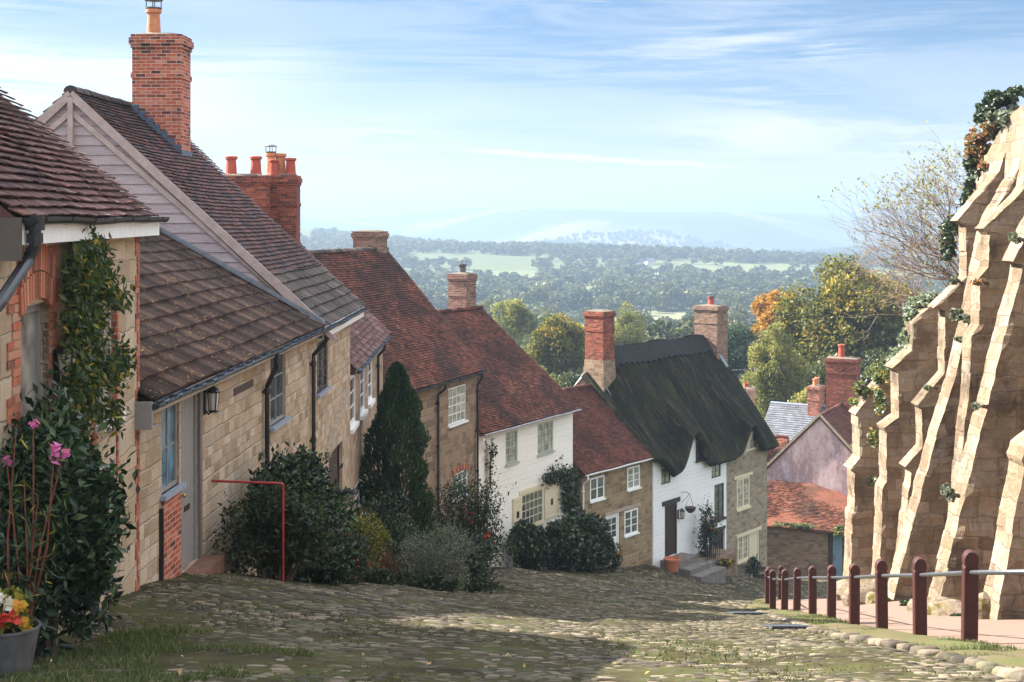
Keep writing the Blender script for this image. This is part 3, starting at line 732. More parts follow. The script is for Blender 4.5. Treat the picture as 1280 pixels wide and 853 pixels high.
def house(name, label, G0, G1, ze, zbase, oh, W, rise, wall, roof, ops, ov=.1, gables=True, wallz=None, **kw):
    F = Frame(G0, G1, oh)
    root = empty(name, (F.P[0], F.P[1], zbase), F.rz, label, 'house')
    L = F.L; zt = ze-.02+oh*rise/W*.0
    qr = W-oh; D = 2*qr
    zw = ze+(oh)*rise/W-.13                       # wall top under the slope
    m = MB(); facade(m, L, zbase-1.5, zw, [o for o in ops])
    if gables:
        za = ze+rise-.13*1.3
        for s_, flip in ((0, 0), (L, 1)):
            P = [(s_,0,zbase-1.5),(s_,0,zw),(s_,qr,za),(s_,D,zw),(s_,D,zbase-1.5)]
            m.add(P, [tuple(range(5)) if not flip else tuple(range(4, -1, -1))])
        m.add([(0,D,zbase-1.5),(L,D,zbase-1.5),(L,D,zw),(0,D,zw)], [(3,2,1,0)])
    m.build('wall', wall, root)
    roof_pair(root, L, ze, oh, W, rise, roof, ov=ov, **kw)
    return root, F

def gutter(parent, L, ze, oh, mat='black', s0=0., s1=None, r=.058, dz=-.03, drops=(), fascia=None, sagv=.012, brk=.85):
    s1 = L if s1 is None else s1; m = MB(); k = 7; N = max(2, int((s1-s0)/.4)); V = []
    for i in range(N+1):
        x = s0+(s1-s0)*i/N; z = ze+dz+sagv*math.sin(x*2.1)*math.sin(x*.7)
        for rr_ in (r, r-.008):
            for t in range(k):
                a = math.pi+math.pi*t/(k-1); V.append((x, -oh-.045+math.cos(a)*rr_, z+math.sin(a)*rr_))
    Fs = []
    for i in range(N):
        b = i*2*k; c = b+2*k
        for t in range(k-1):
            Fs.append((b+t, b+t+1, c+t+1, c+t)); Fs.append((b+k+t+1, b+k+t, c+k+t, c+k+t+1))
        Fs.append((b, c, c+k, b+k)); Fs.append((b+k-1, b+2*k-1, c+2*k-1, c+k-1))
    m.add(V, Fs)
    for x in (s0, s1):
        P = [(x, -oh-.045+math.cos(math.pi+math.pi*t/(k-1))*r, ze+dz+math.sin(math.pi+math.pi*t/(k-1))*r) for t in range(k)]
        m.add(P+P, [tuple(range(k)), tuple(range(2*k-1, k-1, -1))])
    x = s0+.3
    while x < s1-.1:
        V = []
        for xx in (x-.02, x+.02):
            for rr_ in (r+.008,):
                for t in range(k):
                    a = math.pi+math.pi*t/(k-1); V.append((xx, -oh-.045+math.cos(a)*rr_, ze+dz+sagv*math.sin(x*2.1)*math.sin(x*.7)+math.sin(a)*rr_))
        m.add(V, [(t, t+1, k+t+1, k+t) for t in range(k-1)]+[(0,k-1,k-2,1)]); x += brk
    g = m.build('gutter', M[mat], parent, smooth=False)
    if fascia:
        fm, fh = fascia
        m = MB(); m.box((s0, -oh+.015, ze-.04-fh), (s1, -oh+.04, ze-.01)); m.box((s0, -oh+.04, ze-.04-fh), (s1, -.002, ze-.02-fh)); m.build('fascia', M[fm], parent)
    return g

def downpipe(parent, s, ze, oh, zbot, mat='black', r=.042, off=.0, sx=None, wq=-.07):
    sx = s if sx is None else sx
    m = MB(); m.tube([(s, -oh-.045, ze-.06), (s, -oh-.045, ze-.2), (s+(sx-s)*.1, -oh-.02, ze-.27), (sx, wq, ze-.27-max(.18, abs(sx-s)*.5+oh*.5)), (sx, wq, ze-.45-max(.18, abs(sx-s)*.5+oh*.5)), (sx, wq, zbot)], r, 9)
    z = ze-.75
    while z > zbot+.2:
        m.tube([(sx, wq, z-.05), (sx, wq, z+.05)], r*1.3, 9); m.box((sx-.09, wq+.02, z-.02), (sx+.09, .0, z+.02)); z -= 1.5
    m.tube([(s, -oh-.045, ze-.25), (s, -oh-.045, ze-.14)], r*1.3, 9)
    return m.build('downpipe', M[mat], parent, smooth=False)

def chimney(parent, s, q, w, d, z0, z1, mat='brick_red', band=(.12, .035), base=None, pots=(), lead=True, name='chimney', oversail=2):
    """stack centred at (s, q), size w along s? (w across q, d along s)"""
    m = MB(); hw, hd = w/2, d/2
    m.box((s-hd, q-hw, z0), (s+hd, q+hw, z1-.3))
    m.box((s-hd-.03, q-hw-.03, z1-.3), (s+hd+.03, q+hw+.03, z1-.22)); m.box((s-hd-.06, q-hw-.06, z1-.22), (s+hd+.06, q+hw+.06, z1-.075)); m.box((s-hd-.025, q-hw-.025, z1-.075), (s+hd+.025, q+hw+.025, z1))
    if band: m.box((s-hd-.025, q-hw-.025, z1-.3-band[0]-.55), (s+hd+.025, q+hw+.025, z1-.3-.55))
    c = m.build(name, M[mat] if isinstance(mat, str) else mat, parent)
    m = MB()   # mortar flaunching
    V = [(s-hd,q-hw,z1),(s+hd,q-hw,z1),(s+hd,q+hw,z1),(s-hd,q+hw,z1),(s-hd*.5,q-hw*.5,z1+.06),(s+hd*.5,q-hw*.5,z1+.06),(s+hd*.5,q+hw*.5,z1+.06),(s-hd*.5,q+hw*.5,z1+.06)]
    m.add(V, [(4,5,6,7),(0,1,5,4),(1,2,6,5),(2,3,7,6),(3,0,4,7)]); m.build('mortar_cap', M['mortar'], c)
    for p in pots:
        ps, pq, h, r, pm = p[:5]
        m = MB(); m.lathe((s+ps, q+pq, z1), [(r*1.0, 0),(r*1.15,.0),(r*1.15,.06),(r,.08),(r*.86,h*.8),(r*.86,h*.82),(r*1.12,h*.86),(r*1.12,h*.97),(r*.95,h),(r*.7,h),(r*.7,h-.25)], 14)
        pt = m.build('chimney_pot', M[pm], c, smooth=False)
        if len(p) > 5:      # metal cowl
            m = MB(); zc = z1+h
            m.lathe((s+ps, q+pq, zc), [(r*.95,0),(r*1.2,.01),(r*1.2,.03),(r*.9,.035)], 12)
            for a in range(4):
                t = a*math.pi/2+.4; x_, y_ = s+ps+math.cos(t)*r*1.05, q+pq+math.sin(t)*r*1.05
                m.tube([(x_, y_, zc), (x_, y_, zc+.2)], .012, 5)
            m.lathe((s+ps, q+pq, zc+.2), [(0,.05),(r*.8,.045),(r*1.35,.0),(r*1.35,-.012),(0,-.012)], 12); m.build('cowl', M['galv'], pt)
    return c
M['mortar'] = plain('mortar', (.13,.11,.085), .95, .1, .25)
M['dark_putty'] = plain('dark_putty_paint', (.16,.13,.11), .5, .4, .1)
M['grey_blue'] = plain('grey_blue_sill', (.27,.31,.36), .5, .4, .12)
M['brass'] = plain('brass', (.45,.28,.10), .3, .6, .1, .8)
M['step'] = plain('worn_step', (.17,.09,.06), .8, .2, .3)
M['bargeboard'] = plain('pale_bargeboard', (.36,.28,.25), .7, .2, .18, nscale=5)
M['stone_trim'] = plain('dressed_stone', (.36,.29,.21), .85, .15, .25, nscale=6)
M['terracotta_o'] = plain('orange_chimney_pot', (.48,.19,.09), .75, .25, .2)
M['lead_dark'] = plain('old_lead', (.07,.09,.13), .5, .5, .35, .3)
M['blue_gutter'] = plain('blue_grey_gutter', (.05,.065,.085), .25, .6, .25)
M['white_grey'] = plain('grey_white_gutter', (.45,.45,.45), .5, .4, .15)
M['thatch_ridge'] = plain('ridge_thatch', (.026,.025,.025), .95, .1, .5, nscale=14)
M['stone_fawn'] = mat_rubble('fawn_stone', [(.1,(.22,.15,.10)),(.5,(.33,.235,.16)),(1,(.38,.29,.21))], w=.4, h=.22, st=.25, mortar=(.4,.31,.23))  # fawn rubble, paler than the brown stone
M['bark'] = plain('bark', (.10,.075,.055), .95, .1, .35, nscale=3)
M['twig'] = plain('pale_twigs', (.24,.17,.13), .9, .1, .3)
M['brick_pale'] = mat_brick('pale_pink_brick', [(0,(.30,.16,.12)),(.5,(.42,.23,.17)),(1,(.5,.33,.26))], mortar=(.5,.42,.35), dark=.2)
M['red_stem'] = plain('reddish_stems', (.20,.06,.04), .7, .2, .3)
M['step_grey'] = plain('grey_step_stone', (.16,.14,.12), .9, .2, .3, nscale=4)
M['dark_sage'] = plain('dark_green_glaze', (.10,.12,.10), .5, .4, .2)
M['brown_box'] = plain('brown_boxed_eave', (.075,.057,.045), .6, .3, .15)
M['plate'] = plain('dull_cover_plate', (.05,.055,.065), .85, .15, .2)
M['glass_lamp'] = plain('frosted_lamp_glass', (.55,.5,.42), .25, .5, .1)
# ================================================================== HOUSE 1: brick-dressed cottage at the frame's edge
G0, G1 = (-3.93+.2, 10.45), (-4.35+.2, 15.85)
F1 = Frame(G0, G1, .2)
winA = F1.rect(24, 61, 381, 545); winB = F1.rect(119, 145, 372, 524)
h1, F = house('brick_dressed_cottage', 'stone cottage with orange brick dressings, dark gutter and a leafy climber by its windows', G0, G1, 0.0, -4.3, .2, 3.9, 3.2,
              M['stone_pale'], M['clay_dark'], [winA, winB], gauge=.112, width=.17, seed=1, ov=.12, sag=.025, ridge='clay_red')
L = F.L
gutter(h1, L, 0.0, .2, 'black', s0=-.1, s1=L+.3, r=.062, dz=.0, fascia=('white', .17))
m = MB(); m.tube([(.05, -.25, -.05), (.05, -.25, -.22), (.03, -.2, -.33), (-.55, -.16, -.62), (-.9, -.1, -.78), (-.95, -.09, -.9), (-.95, -.09, -4.6)], .048, 10)
m.tube([(.05, -.25, -.2), (.05, -.25, -.12)], .062, 10); m.tube([(.05,-.25,-.10),(.05,-.25,.02)], .075, 10); m.build('downpipe', M['black'], h1)
m = MB(); m.box((-.16, -.2, -.33), (-.12, .22, .0)); m.box((-.12, -.18, -.30), (.0, .1, -.2)); m.build('boxed_eave', M['brown_box'], h1)
window(h1, winA, 0, 'grey_paint', 'glass_pale', 1, 1, fw=.075, recess=.07)
window(h1, winB, 0, 'putty', 'glass_pale', 2, 3, fw=.06, recess=.05, sill=(.07, .09, .06), sillm='white')
# brick arch over first window: fanned soldier bricks; brick quoins beside the openings and up the corner
def soldier_arch(parent, op, rows=2, name='brick_arch', rise=.1):
    a, b, c, d = op; m = MB(); k = int((b-a+.12)/.078)
    for r_ in range(rows):
        for i in range(k):
            x = a-.06+(b-a+.12)*(i+.5)/k; t = (x-(a+b)/2)/((b-a)/2); z = d+.01+rise*(1-t*t)+r_*.235-rise*.55
            lean = t*.03
            m.beam((x, -.012, z), (x+lean, -.012, z+.222), .066, .05, up=(0, 1, 0))
    return m.build(name, M['brick_solid'], parent)
n = NT('single_orange_bricks', .9, .15); g = n.geo(); r_ = n.attr()
c = n.ramp(r_, [(0,(.16,.07,.05)),(.3,(.34,.11,.06)),(.7,(.42,.14,.075)),(1,(.42,.25,.17))])
f = n.noise(g, 25, 5, .7); c = n.mix(n.rampf(f, .52, .75, 0, .5), c, (.5,.36,.26))
M['brick_solid'] = n.done(c, n.bump(f, .5, .01))
m = MB(); a, b, c_, d = winA; m.box((a-.25, -.004, c_-.1), (b+.22, .03, d+.62)); 
soldier_arch(h1, winA)
def quoins(parent, x, z0, z1, side, wmin=.11, wmax=.22, name='brick_quoin'):
    m = MB(); z = z0; i = 0
    while z < z1-.05:
        w = wmax if (i//3) % 2 else wmin; xx = x
        cuts = [0, w] if w <= .12 else [0, w/2, w] if i % 2 else [0, w]
        for k in range(len(cuts)-1):
            a0, a1 = x+side*cuts[k], x+side*(cuts[k+1]-.008)
            p = .010+.008*rng.random(); m.box((min(a0, a1), -p, z), (max(a0, a1), .05, z+.062))
        z += .073; i += 1
    return m.build(name, M['brick_solid'], parent)
quoins(h1, winA[0], -3.6, winA[3]+.3, -1, .22, .36); quoins(h1, winA[1], -3.6, winA[3]+.5, 1, .22, .34); quoins(h1, winB[1], -3.0, winB[3]+.1, 1, .08, .16); quoins(h1, winB[0], -3.0, winB[3]+.1, -1, .08, .16)
quoins(h1, L-.005, -4.6, -.17, -1, .11, .2)
m = MB()
z = -4.6
while z < -.2: m.box((L-.02, -.012, z), (L+.012, .2 if int(z/.073) % 2 else .11, z+.062)); z += .073
m.build('brick_quoin', M['brick_solid'], h1)

# ================================================================== ANNEX: low cottage with ribbed pantiles
G0, G1 = (-4.15, 15.75), (-3.66, 26.5); ze = -2.14; oh = .3
FA = Frame(G0, G1, oh)
a_win = FA.rect(202, 224, 505, 612); a_door = FA.rect(226.5, 248, 480, 708)
a_door = (a_door[0], a_door[1], a_door[2], ze-.22); a_win = (a_win[0], a_win[1], a_win[2], ze-.24)
a_win2 = FA.rect(338, 357, 440, 528); a_win2 = (a_win2[0], a_win2[1], a_win2[2], ze-.2)
an = empty('low_cottage', (FA.P[0], FA.P[1], -4.9), FA.rz, 'low golden stone cottage with a grey door under a ribbed dark pantile roof', 'house')
L = FA.L; W = 3.24; rise = 1.83
m = MB(); facade(m, L, -9.5, ze-.0, [a_win, a_door, a_win2])
m.add([(0,0,-6),(0,0,ze),(0,W-oh,ze+rise-.1),(0,5,ze+rise-.1),(0,5,-6)], [(0,1,2,3,4)]); m.build('wall', M['stone_gold'], an)
# ribbed tile courses
sl = math.hypot(W, rise); eu = np.array([0, W, rise])/sl; nr = np.array([0, -rise, W])/sl; m = MB()
per = .098; ns = int((L+.1)/per*6); s = np.linspace(-.08, L-.01, ns); prof = .024*np.cos(s/per*2*np.pi)
ncr = 11; gz_ = sl/ncr
for i in range(ncr):
    for part in range(1):
        u0 = i*gz_-.01; u1 = (i+1)*gz_+.015; sg = .02*np.sin(s*.9+i*.3)
        jj = (np.random.default_rng(i).random(int(L/(per*3))+3)-.5)*.01; jt = jj[np.minimum((s/(per*3)+.5*(i % 2)).astype(int)+1, len(jj)-1)]
        lo = np.array([0, -oh, ze])+s[:, None]*[1, 0, 0]+(u0+jt)[:, None]*eu+(.05+prof+sg+jt)[:, None]*nr
        lo2 = lo-nr*.022; hi = np.array([0, -oh, ze])+s[:, None]*[1, 0, 0]+u1*eu+(.018+prof*1+sg)[:, None]*nr
        V = np.concatenate([lo2, lo, hi]); k = np.arange(ns-1)
        Fq = np.concatenate([np.stack([k, k+1, ns+k+1, ns+k], -1), np.stack([ns+k, ns+k+1, 2*ns+k+1, 2*ns+k], -1)])
        rr_ = np.tile(np.random.default_rng(i+50).random(int(L/(per*3))+3)[np.minimum((s[:-1]/(per*3)+.5*(i % 2)).astype(int)+1, 99)] if False else (((s[:-1]/(per*3)+.5*(i % 2)).astype(int)*7919+i*31) % 97)/97., 2)
        m.add(V, Fq, rr_)
m.add([(-.08,-oh,ze-.03),(L-.01,-oh,ze-.03),(L-.01,W-oh,ze+rise-.03),(-.08,W-oh,ze+rise-.03)], [(0,1,2,3)]); m.add([(-.08,-oh,ze-.1),(L-.01,-oh,ze-.1),(L-.01,W-oh,ze+rise-.1),(-.08,W-oh,ze+rise-.1)], [(3,2,1,0)])
m.add([(-.08,W-oh,ze+rise),(L-.01,W-oh,ze+rise),(L-.01,2*W-oh,ze),(-.08,2*W-oh,ze)], [(0,1,2,3)])
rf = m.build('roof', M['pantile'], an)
m = MB(); m.tube([(-.1, W-oh, ze+rise+.02), (L, W-oh, ze+rise+.02)], .11, 10); m.build('ridge', M['clay_stone'], rf)
gutter(an, L, ze, oh, 'blue_gutter', s0=-.12, s1=L+.1, r=.065, dz=-.01, fascia=('putty', .1), brk=.55)
m = MB(); m.box((-.14, -.32, ze-.30), (-.09, .06, ze+.02)); m.box((-.088,-.30,ze-.30),(.18,.0,ze-.27)); m.build('boxed_eave', M['grey_paint'], an)
window(an, a_win, 0, 'grey_paint', 'glass_blue', 2, 2, fw=.055, recess=.03, sill=(.06, .08, .07), sillm='grey_blue')
d_ = door(an, a_door, 0, 'grey_paint', 'grey_paint', boards=5, recess=.05, knob='brass')
m = MB(); m.box((a_door[0]+.3, -.005+.045, a_door[2]+.75), (a_door[0]+.55, .06, a_door[2]+.82)); m.build('letterbox', M['dark_wood'], d_)
m = MB(); m.box((a_door[1]-.01, -.03, a_door[2]-.05), (a_door[1]+.1, .0, a_door[3]+.02)); m.build('door_jamb', M['dark_putty'], d_)
a, b, c_, d = a_win; m = MB(); m.box((a-.02, -.02, -5.2), (b+.03, .03, c_-.065)); m.build('brick_panel', M['brick_orange'], an)
m = MB(); m.box((a-.11, -.04, -5.0), (a-.04, .0, c_-.15)); m.build('drain_slot', M['black'], an)
window(an, a_win2, 0, 'grey_paint', 'glass', 2, 3, fw=.055, recess=.03, sill=(.06, .09, .07), sillm='grey_blue')
r_ = FA.rect(292, 316, 480, 489); m = MB(); m.box((r_[0], -.012, r_[2]), (r_[1], .03, r_[3])); m.build('old_timber', M['dark_wood'], an)
downpipe(an, FA.s_of_u(347, -oh-.05), ze, oh, -8.6, sx=FA.s_of_u(334, -.07))
# step at the door
m = MB(); m.box((a_door[0]-.02, -.30, a_door[2]-.5), (a_door[1]+.25, .0, a_door[2]-.01)); st = m.build('doorstep', M['step'], None, zb=0)
st.location = (0, 0, 0); st.matrix_world = an.matrix_world if False else Matrix.Translation((FA.P[0], FA.P[1], 0))@Matrix.Rotation(FA.rz, 4, 'Z')
tag(st, 'worn brown step below the grey plank door of the low cottage', 'doorstep')

# ================================================================== HOUSE 3: tall gabled house with weatherboarded gable
G0, G1 = (-3.66, 26.5), (-3.55+.0, 32.6); F3 = Frame(G0, G1, .33); W, rise = 4.94, 4.63; ze = -2.14
w3 = F3.rect(396, 410, 425, 488)
w3 = (w3[0], w3[1], w3[2], min(w3[3], ze-.25)); arch = F3.rect(411, 428, 560, 640)
h3, F = house('gabled_house', 'tall golden stone house with a grey weatherboarded gable and a brick chimney on its ridge', G0, G1, ze, -8, .33, W, rise,
              M['stone_gold'], M['clay_blend'], [w3, arch], gauge=.115, width=.17, seed=3, ov=.1, sag=.03, ridge='clay_stone', lower=(1.5, .24, .28))
L = F.L; oh = .33
gutter(h3, L, ze, oh, 'blue_gutter', s0=.05, s1=L+.1, r=.065, fascia=('white', .2), brk=.6)
m = MB(); qr = W-oh     # weatherboards on the near gable
za = ze+rise-.1; z = ze-1.2; i = 0
while z < za-.1:
    z1 = min(z+.2, za-.02)
    def qw(zz):
        t = (za-zz)/(za-ze)*(qr+.0); return t
    q0a, q0b = qw(z), qw(z1)
    if z < ze: q0a = q0b = qr
    m.add([(-.045, qr-q0a, z), (-.045, qr+q0a, z), (-.02, qr+q0b, z1), (-.02, qr-q0b, z1), (-.0, qr-q0a, z), (0, qr+q0a, z)], [(3,2,1,0)], rng.random())
    m.add([(-.045, qr-q0a, z), (-.045, qr+q0a, z), (0, qr+q0a, z), (0, qr-q0a, z)], [(0,1,2,3)], .1)
    z += .19
m.build('weatherboarding', M['wood_grey'], h3)
m = MB()
for sg in (-1, 1):
    up = np.array([0, -sg*rise, W])/math.hypot(W, rise)
    A = np.array([-.10, qr+sg*(W), ze]); B = np.array([-.10, qr, ze+rise])
    m.beam(A+up*.05, B-up*np.array([0,0,.12]), .05, .16, up=(0, sg*rise/W, 1))
    m.beam(A-up*.33+np.array([.04,0,0]), B+np.array([.04,0,-.43]), .04, .10, up=(0, sg*rise/W, 1))
m.box((-.13, qr-.05, ze+rise-1.15), (-.04, qr+.05, ze+rise-.15)); m.build('bargeboard', M['bargeboard'], h3)
# lead flashing where the pantiles meet the gable
m = MB(); A = np.array([-.05, -oh, ze+.10]); B = np.array([-.05, 3.24-.33, ze+1.83+.10]); m.beam(A, B, .16, .05); m.beam(A+[-.06,0,.03], B+[-.06,0,.03], .05, .06)
m.build('lead_flashing', M['lead'], h3)
window(h3, w3, 0, 'dark_wood', 'glass', 2, 5, fw=.05, recess=.03, sill=(.06, .08, .06), sillm='grey_blue')
d3 = door(h3, (arch[0], arch[1], arch[2], arch[3]), 0, 'dark_wood', 'dark_wood', recess=.1)
m = MB(); pts = []     # curved hood mould over the doorway
for i in range(13):
    t = i/12; pts.append((arch[0]-.5+(arch[1]-arch[0]+.9)*t, -.04, arch[3]+.1+1.0*t**1.4+.12*math.sin(t*math.pi)))
for i in range(12): m.beam(pts[i], pts[i+1], .12, .14)
m.build('hood_mould', M['stone_trim'], h3)
downpipe(h3, F.s_of_u(409, -oh-.05), ze, oh, -9.2, sx=F.s_of_u(392, -.07))
chimney(h3, 3.9, qr-.68, 1.08, .85, ze+rise-1.3, 4.05, 'brick_orange', pots=[(0, .18, .62, .155, 'terracotta_o', 1)])
m = MB()     # stepped lead round the stack
QC = qr-.68
for i in range(7):      # steps follow the slope across the face towards us
    qq = QC+.55-i*.157; zz_ = ze+rise-abs(qq-.08-qr)*rise/W; m.box((3.9-.46, qq-.167, zz_-.05), (3.9-.43, qq-.004, zz_+.20))
m.box((3.9-.46, QC-.57, ze+rise-1.25*rise/W-.12), (3.9+.46, QC-.54, ze+rise-1.2*rise/W+.12))
m.build('lead_soaker', M['lead_dark'], h3)

# ================================================================== HOUSE 3b: narrow house with white window posts
G0, G1 = (-3.75, 32.9), (-3.9, 43.4); FB = Frame(G0, G1, .22); ze = -3.7; W, rise = 3.75, 3.75
ob = [FB.rect(437, 444, 467, 532), FB.rect(450, 455.5, 455, 516), FB.rect(460, 465, 445, 502), FB.rect(444, 455, 598, 650)]
hb, F = house('narrow_house', 'narrow stone house with slim white window frames between the gabled house and the conifer', G0, G1, ze, -10.6, .22, W, rise,
              M['stone_fawn'], M['clay_dark'], ob, gauge=.16, width=.22, seed=5, ridge='clay_red', sag=.02, ov=.08)
gutter(hb, F.L, ze, .22, 'blue_gutter', fascia=('putty', .08))
for k, o_ in enumerate(ob): window(hb, o_, 0, 'white', 'glass', 1 if k < 3 else 2, 3, fw=.12 if k < 3 else .06, recess=.0, sill=(.1, .1, .1), sillm='white')
downpipe(hb, F.s_of_u(470), ze, .22, -10.8, mat='black')
qr = W-.22; sc0 = F.L-1.4
chimney(hb, sc0-.4, qr+.5, 1.35, .8, ze+2.2, 1.27, 'brick_red', pots=[(0, .45, .6, .17, 'terracotta_red'), (0, -.3, .6, .17, 'terracotta_red')], band=(.1, .02))
chimney(hb, sc0+.45, qr-.45, 1.05, .85, ze+2.2, 1.30, 'brick_red', pots=[(0, .33, .72, .15, 'terracotta_o', 1), (.1, .05, .7, .17, 'terracotta_o'), (-.1, -.3, .55, .16, 'terracotta_red'), (-.25, .2, .5, .14, 'terracotta_red')], band=(.1, .02))

# ================================================================== HOUSE 4: brown tile roof, brown stone
z4 = -5.72; G0 = np.array((-3.8, 43.5)); G1 = np.array((-1.05, 50.8)); F4 = Frame(G0, G1, .3)
w4 = F4.rect(560.5, 582.5, 483, 529); w4b = F4.rect(566, 585, 590, 622)
h4, F = house('brown_stone_house', 'brown stone house with a broad red-brown tiled roof and one white upstairs window', G0, G1, z4, -12.3, .3, 4.1, 4.52,
              M['stone_brown'], M['clay_red'], [w4, w4b], gauge=.105, width=.165, seed=7, ridge='clay_stone', sag=.05, ov=.12)
gutter(h4, F.L, z4, .3, 'black', s1=F.L+.1)
window(h4, w4, 0, 'white', 'glass_pale', 4, 4, fw=.05, bar=.028, recess=.02, sill=(.07, .08, .07))
window(h4, w4b, 0, 'white', 'glass', 3, 3, fw=.05, recess=.02, sill=(.06, .06, .06)); soldier_arch(h4, w4b, 1)
downpipe(h4, F.s_of_u(557, -.35), z4, .3, -12.5, sx=F.s_of_u(548, -.07)); downpipe(h4, F.s_of_u(603, -.35), z4, .3, -12.5, sx=F.L-.05)
chimney(h4, F.L-.55, 3.8+.35, 1.05, .8, z4+3.2, -.53, 'brick_buff', pots=())

# ================================================================== HOUSE 5: white-washed house
z5 = -8.12; G0 = np.array((-1.06, 51.0)); G1 = np.array((2.85, 57.8)); F5 = Frame(G0, G1, .3)
w5 = [F5.rect(632, 647, 539, 579), F5.rect(672, 691.5, 528, 566), F5.rect(652, 679, 615, 657)]
h5, F = house('whitewashed_house', 'cream-white rendered house with sage windows and an ivy-clad corner above the clipped hedge', G0, G1, z5, -14.0, .3, 4.92, 4.15,
              M['whitewash_cream'], M['clay_red'], w5, gauge=.105, width=.165, seed=9, ridge='clay_red2', sag=.04, ov=.12)
gutter(h5, F.L, z5, .3, 'white_grey', s1=F.L+.1)
window(h5, w5[0], 0, 'sage', 'glass_pale', 3, 4, fw=.07, recess=.02, sill=(.06, .08, .06), curtain=.0)
window(h5, w5[1], 0, 'sage', 'glass_pale', 4, 4, fw=.07, recess=.02, sill=(.06, .08, .06))
wl = window(h5, w5[2], 0, 'cream', 'glass', 5, 4, fw=.06, bar=.03, recess=.02, sill=(.06, .08, .06))
for u0, u1, off in ((640.5, 651.5, 0), (680, 697, 0)):
    r_ = F.rect(u0, u1, 615, 655); c_, d = w5[2][2], w5[2][3]; m = MB(); m.box((r_[0], -.05, c_), (r_[1], -.012, d)); 
    m.box((r_[0]+.04, -.062, c_+.05), (r_[1]-.04, -.05, c_+.12)); m.box((r_[0]+.04, -.062, d-.12), (r_[1]-.04, -.05, d-.05)); sh = m.build('shutter', M['cream'], h5)
    cx = (r_[0]+r_[1])/2; m = MB(); zc = (c_+d)/2; m.box((cx-.1, -.056, zc-.13), (cx+.1, -.051, zc+.13)); m.build('cut_out', M['black'], sh)
downpipe(h5, F.s_of_u(607, -.35), z5, .3, -13.9, mat='putty', sx=F.s_of_u(609, -.07))
m = MB(); m.box((w5[2][0]-.2, -.03, w5[2][3]+.02), (w5[2][1]+.2, .0, w5[2][3]+.2)); m.build('lintel', M['cream'], h5)
chimney(h5, F.L-.85, 4.62+.4, .93, .8, z5+3.2, -2.62+.15, 'brick_dark', pots=[(0, 0, .38, .17, 'galv', 1)])

# ================================================================== HOUSE 6: low honey stone cottage, white windows
z6 = -10.97; G0 = np.array((3.13, 58.0)); G1 = np.array((6.65, 62.5)); F6 = Frame(G0, G1, .25)
w6 = [F6.rect(737.5, 755.5, 596, 625), F6.rect(784, 800, 583, 611), F6.rect(780.5, 797.5, 637, 668)]; d6 = F6.rect(757, 774.5, 643, 709)
h6, F = house('honey_stone_cottage', 'small honey stone cottage with white casements, white door and white gutter', G0, G1, z6, -15.6, .25, 3.47, 3.03,
              M['stone_house6'], M['clay_red2'], w6+[d6], gauge=.10, width=.16, seed=11, ridge='clay_red2', sag=.04, ov=.1)
gutter(h6, F.L, z6, .25, 'white')
for k, o_ in enumerate(w6): window(h6, o_, 0, 'white', 'glass' if k != 1 else 'glass_pale', 2, 2 if k == 0 else 3, casements=2, fw=.08, bar=.03, recess=.0, sill=(.07, .07, .04))
door(h6, d6, 0, 'white', 'white', glaze=(2, 3), fw=.1)
m = MB(); rr_ = F.rect(757, 800, 632, 638); m.box((d6[0]-.1, -.035, d6[3]+.01), (w6[2][1]+.2, .0, d6[3]+.16)); m.build('lintel', M['stone_trim'], h6)
downpipe(h6, F.s_of_u(735, -.3), z6, .25, -15.2, mat='white', sx=.1)

# ================================================================== HOUSE 7: thatched house, white front + stone end
P7 = np.array((6.5, 62.6)); d7 = np.array((.616, .788)); F7 = Frame(P7, P7+d7*11.2, 0.)
z7 = -11.95; zr7 = -6.34; q7 = 3.5; sW = F7.s_of_u(908)
h7 = empty('thatched_house', (F7.P[0], F7.P[1], -17), F7.rz, 'thatched house with a whitewashed front and a rough stone end, two brick chimneys', 'house')
w7 = {'a': F7.rect(826.5, 838, 586, 605), 'b': F7.rect(869.5, 881, 552, 575), 'c': F7.rect(889.5, 901, 574, 597), 'd': F7.rect(893, 905, 605, 648), 'door': F7.rect(831, 846.5, 630, 695), 'garage': F7.rect(892.5, 906, 663, 724)}
e7 = {'w1': F7.rect(921, 937, 597, 635), 'w2': F7.rect(922, 935.5, 668, 701), 'door': F7.rect(936.5, 949.5, 665, 724), 'w3': F7.rect(930, 947, 543, 563)}
m = MB(); opsW = list(w7.values())
opsW = [w7[k] for k in ('a', 'c', 'd', 'door', 'garage')]; ZT = -11.25; opsW = [(a, b, c_, min(d, ZT-.001)) for a, b, c_, d in opsW]
facade(m, sW, -20, ZT, opsW, mi=0); facade(m, 11.2, -20.5, ZT, [e7[k] for k in ('w1', 'w2', 'door')], s0=sW, mi=1)
D7 = 7.0
for s_, mi_ in ((0, 0), (11.2, 1)):
    P = [(s_,0,-20.5),(s_,0,-11.2),(s_,q7,-6.9),(s_,D7,-11.2),(s_,D7,-20.5)]; m.add(P, [tuple(range(5)) if s_ == 0 else tuple(range(4, -1, -1))], mi=mi_)
WALL7 = m
window(h7, w7['a'], 0, 'dark_wood', 'glass_pale', 2, 2, fw=.05, recess=.02)
window(h7, w7['b'], 0, 'dark_wood', 'glass', 2, 2, fw=.05, recess=-.06, sill=(.08, .08, .1)); window(h7, w7['c'], 0, 'dark_wood', 'glass_pale', 2, 3, fw=.05, recess=.02)
window(h7, w7['d'], 0, 'dark_wood', 'glass', 2, 4, casements=2, fw=.07, recess=.02, sill=(.12, .1, .1))
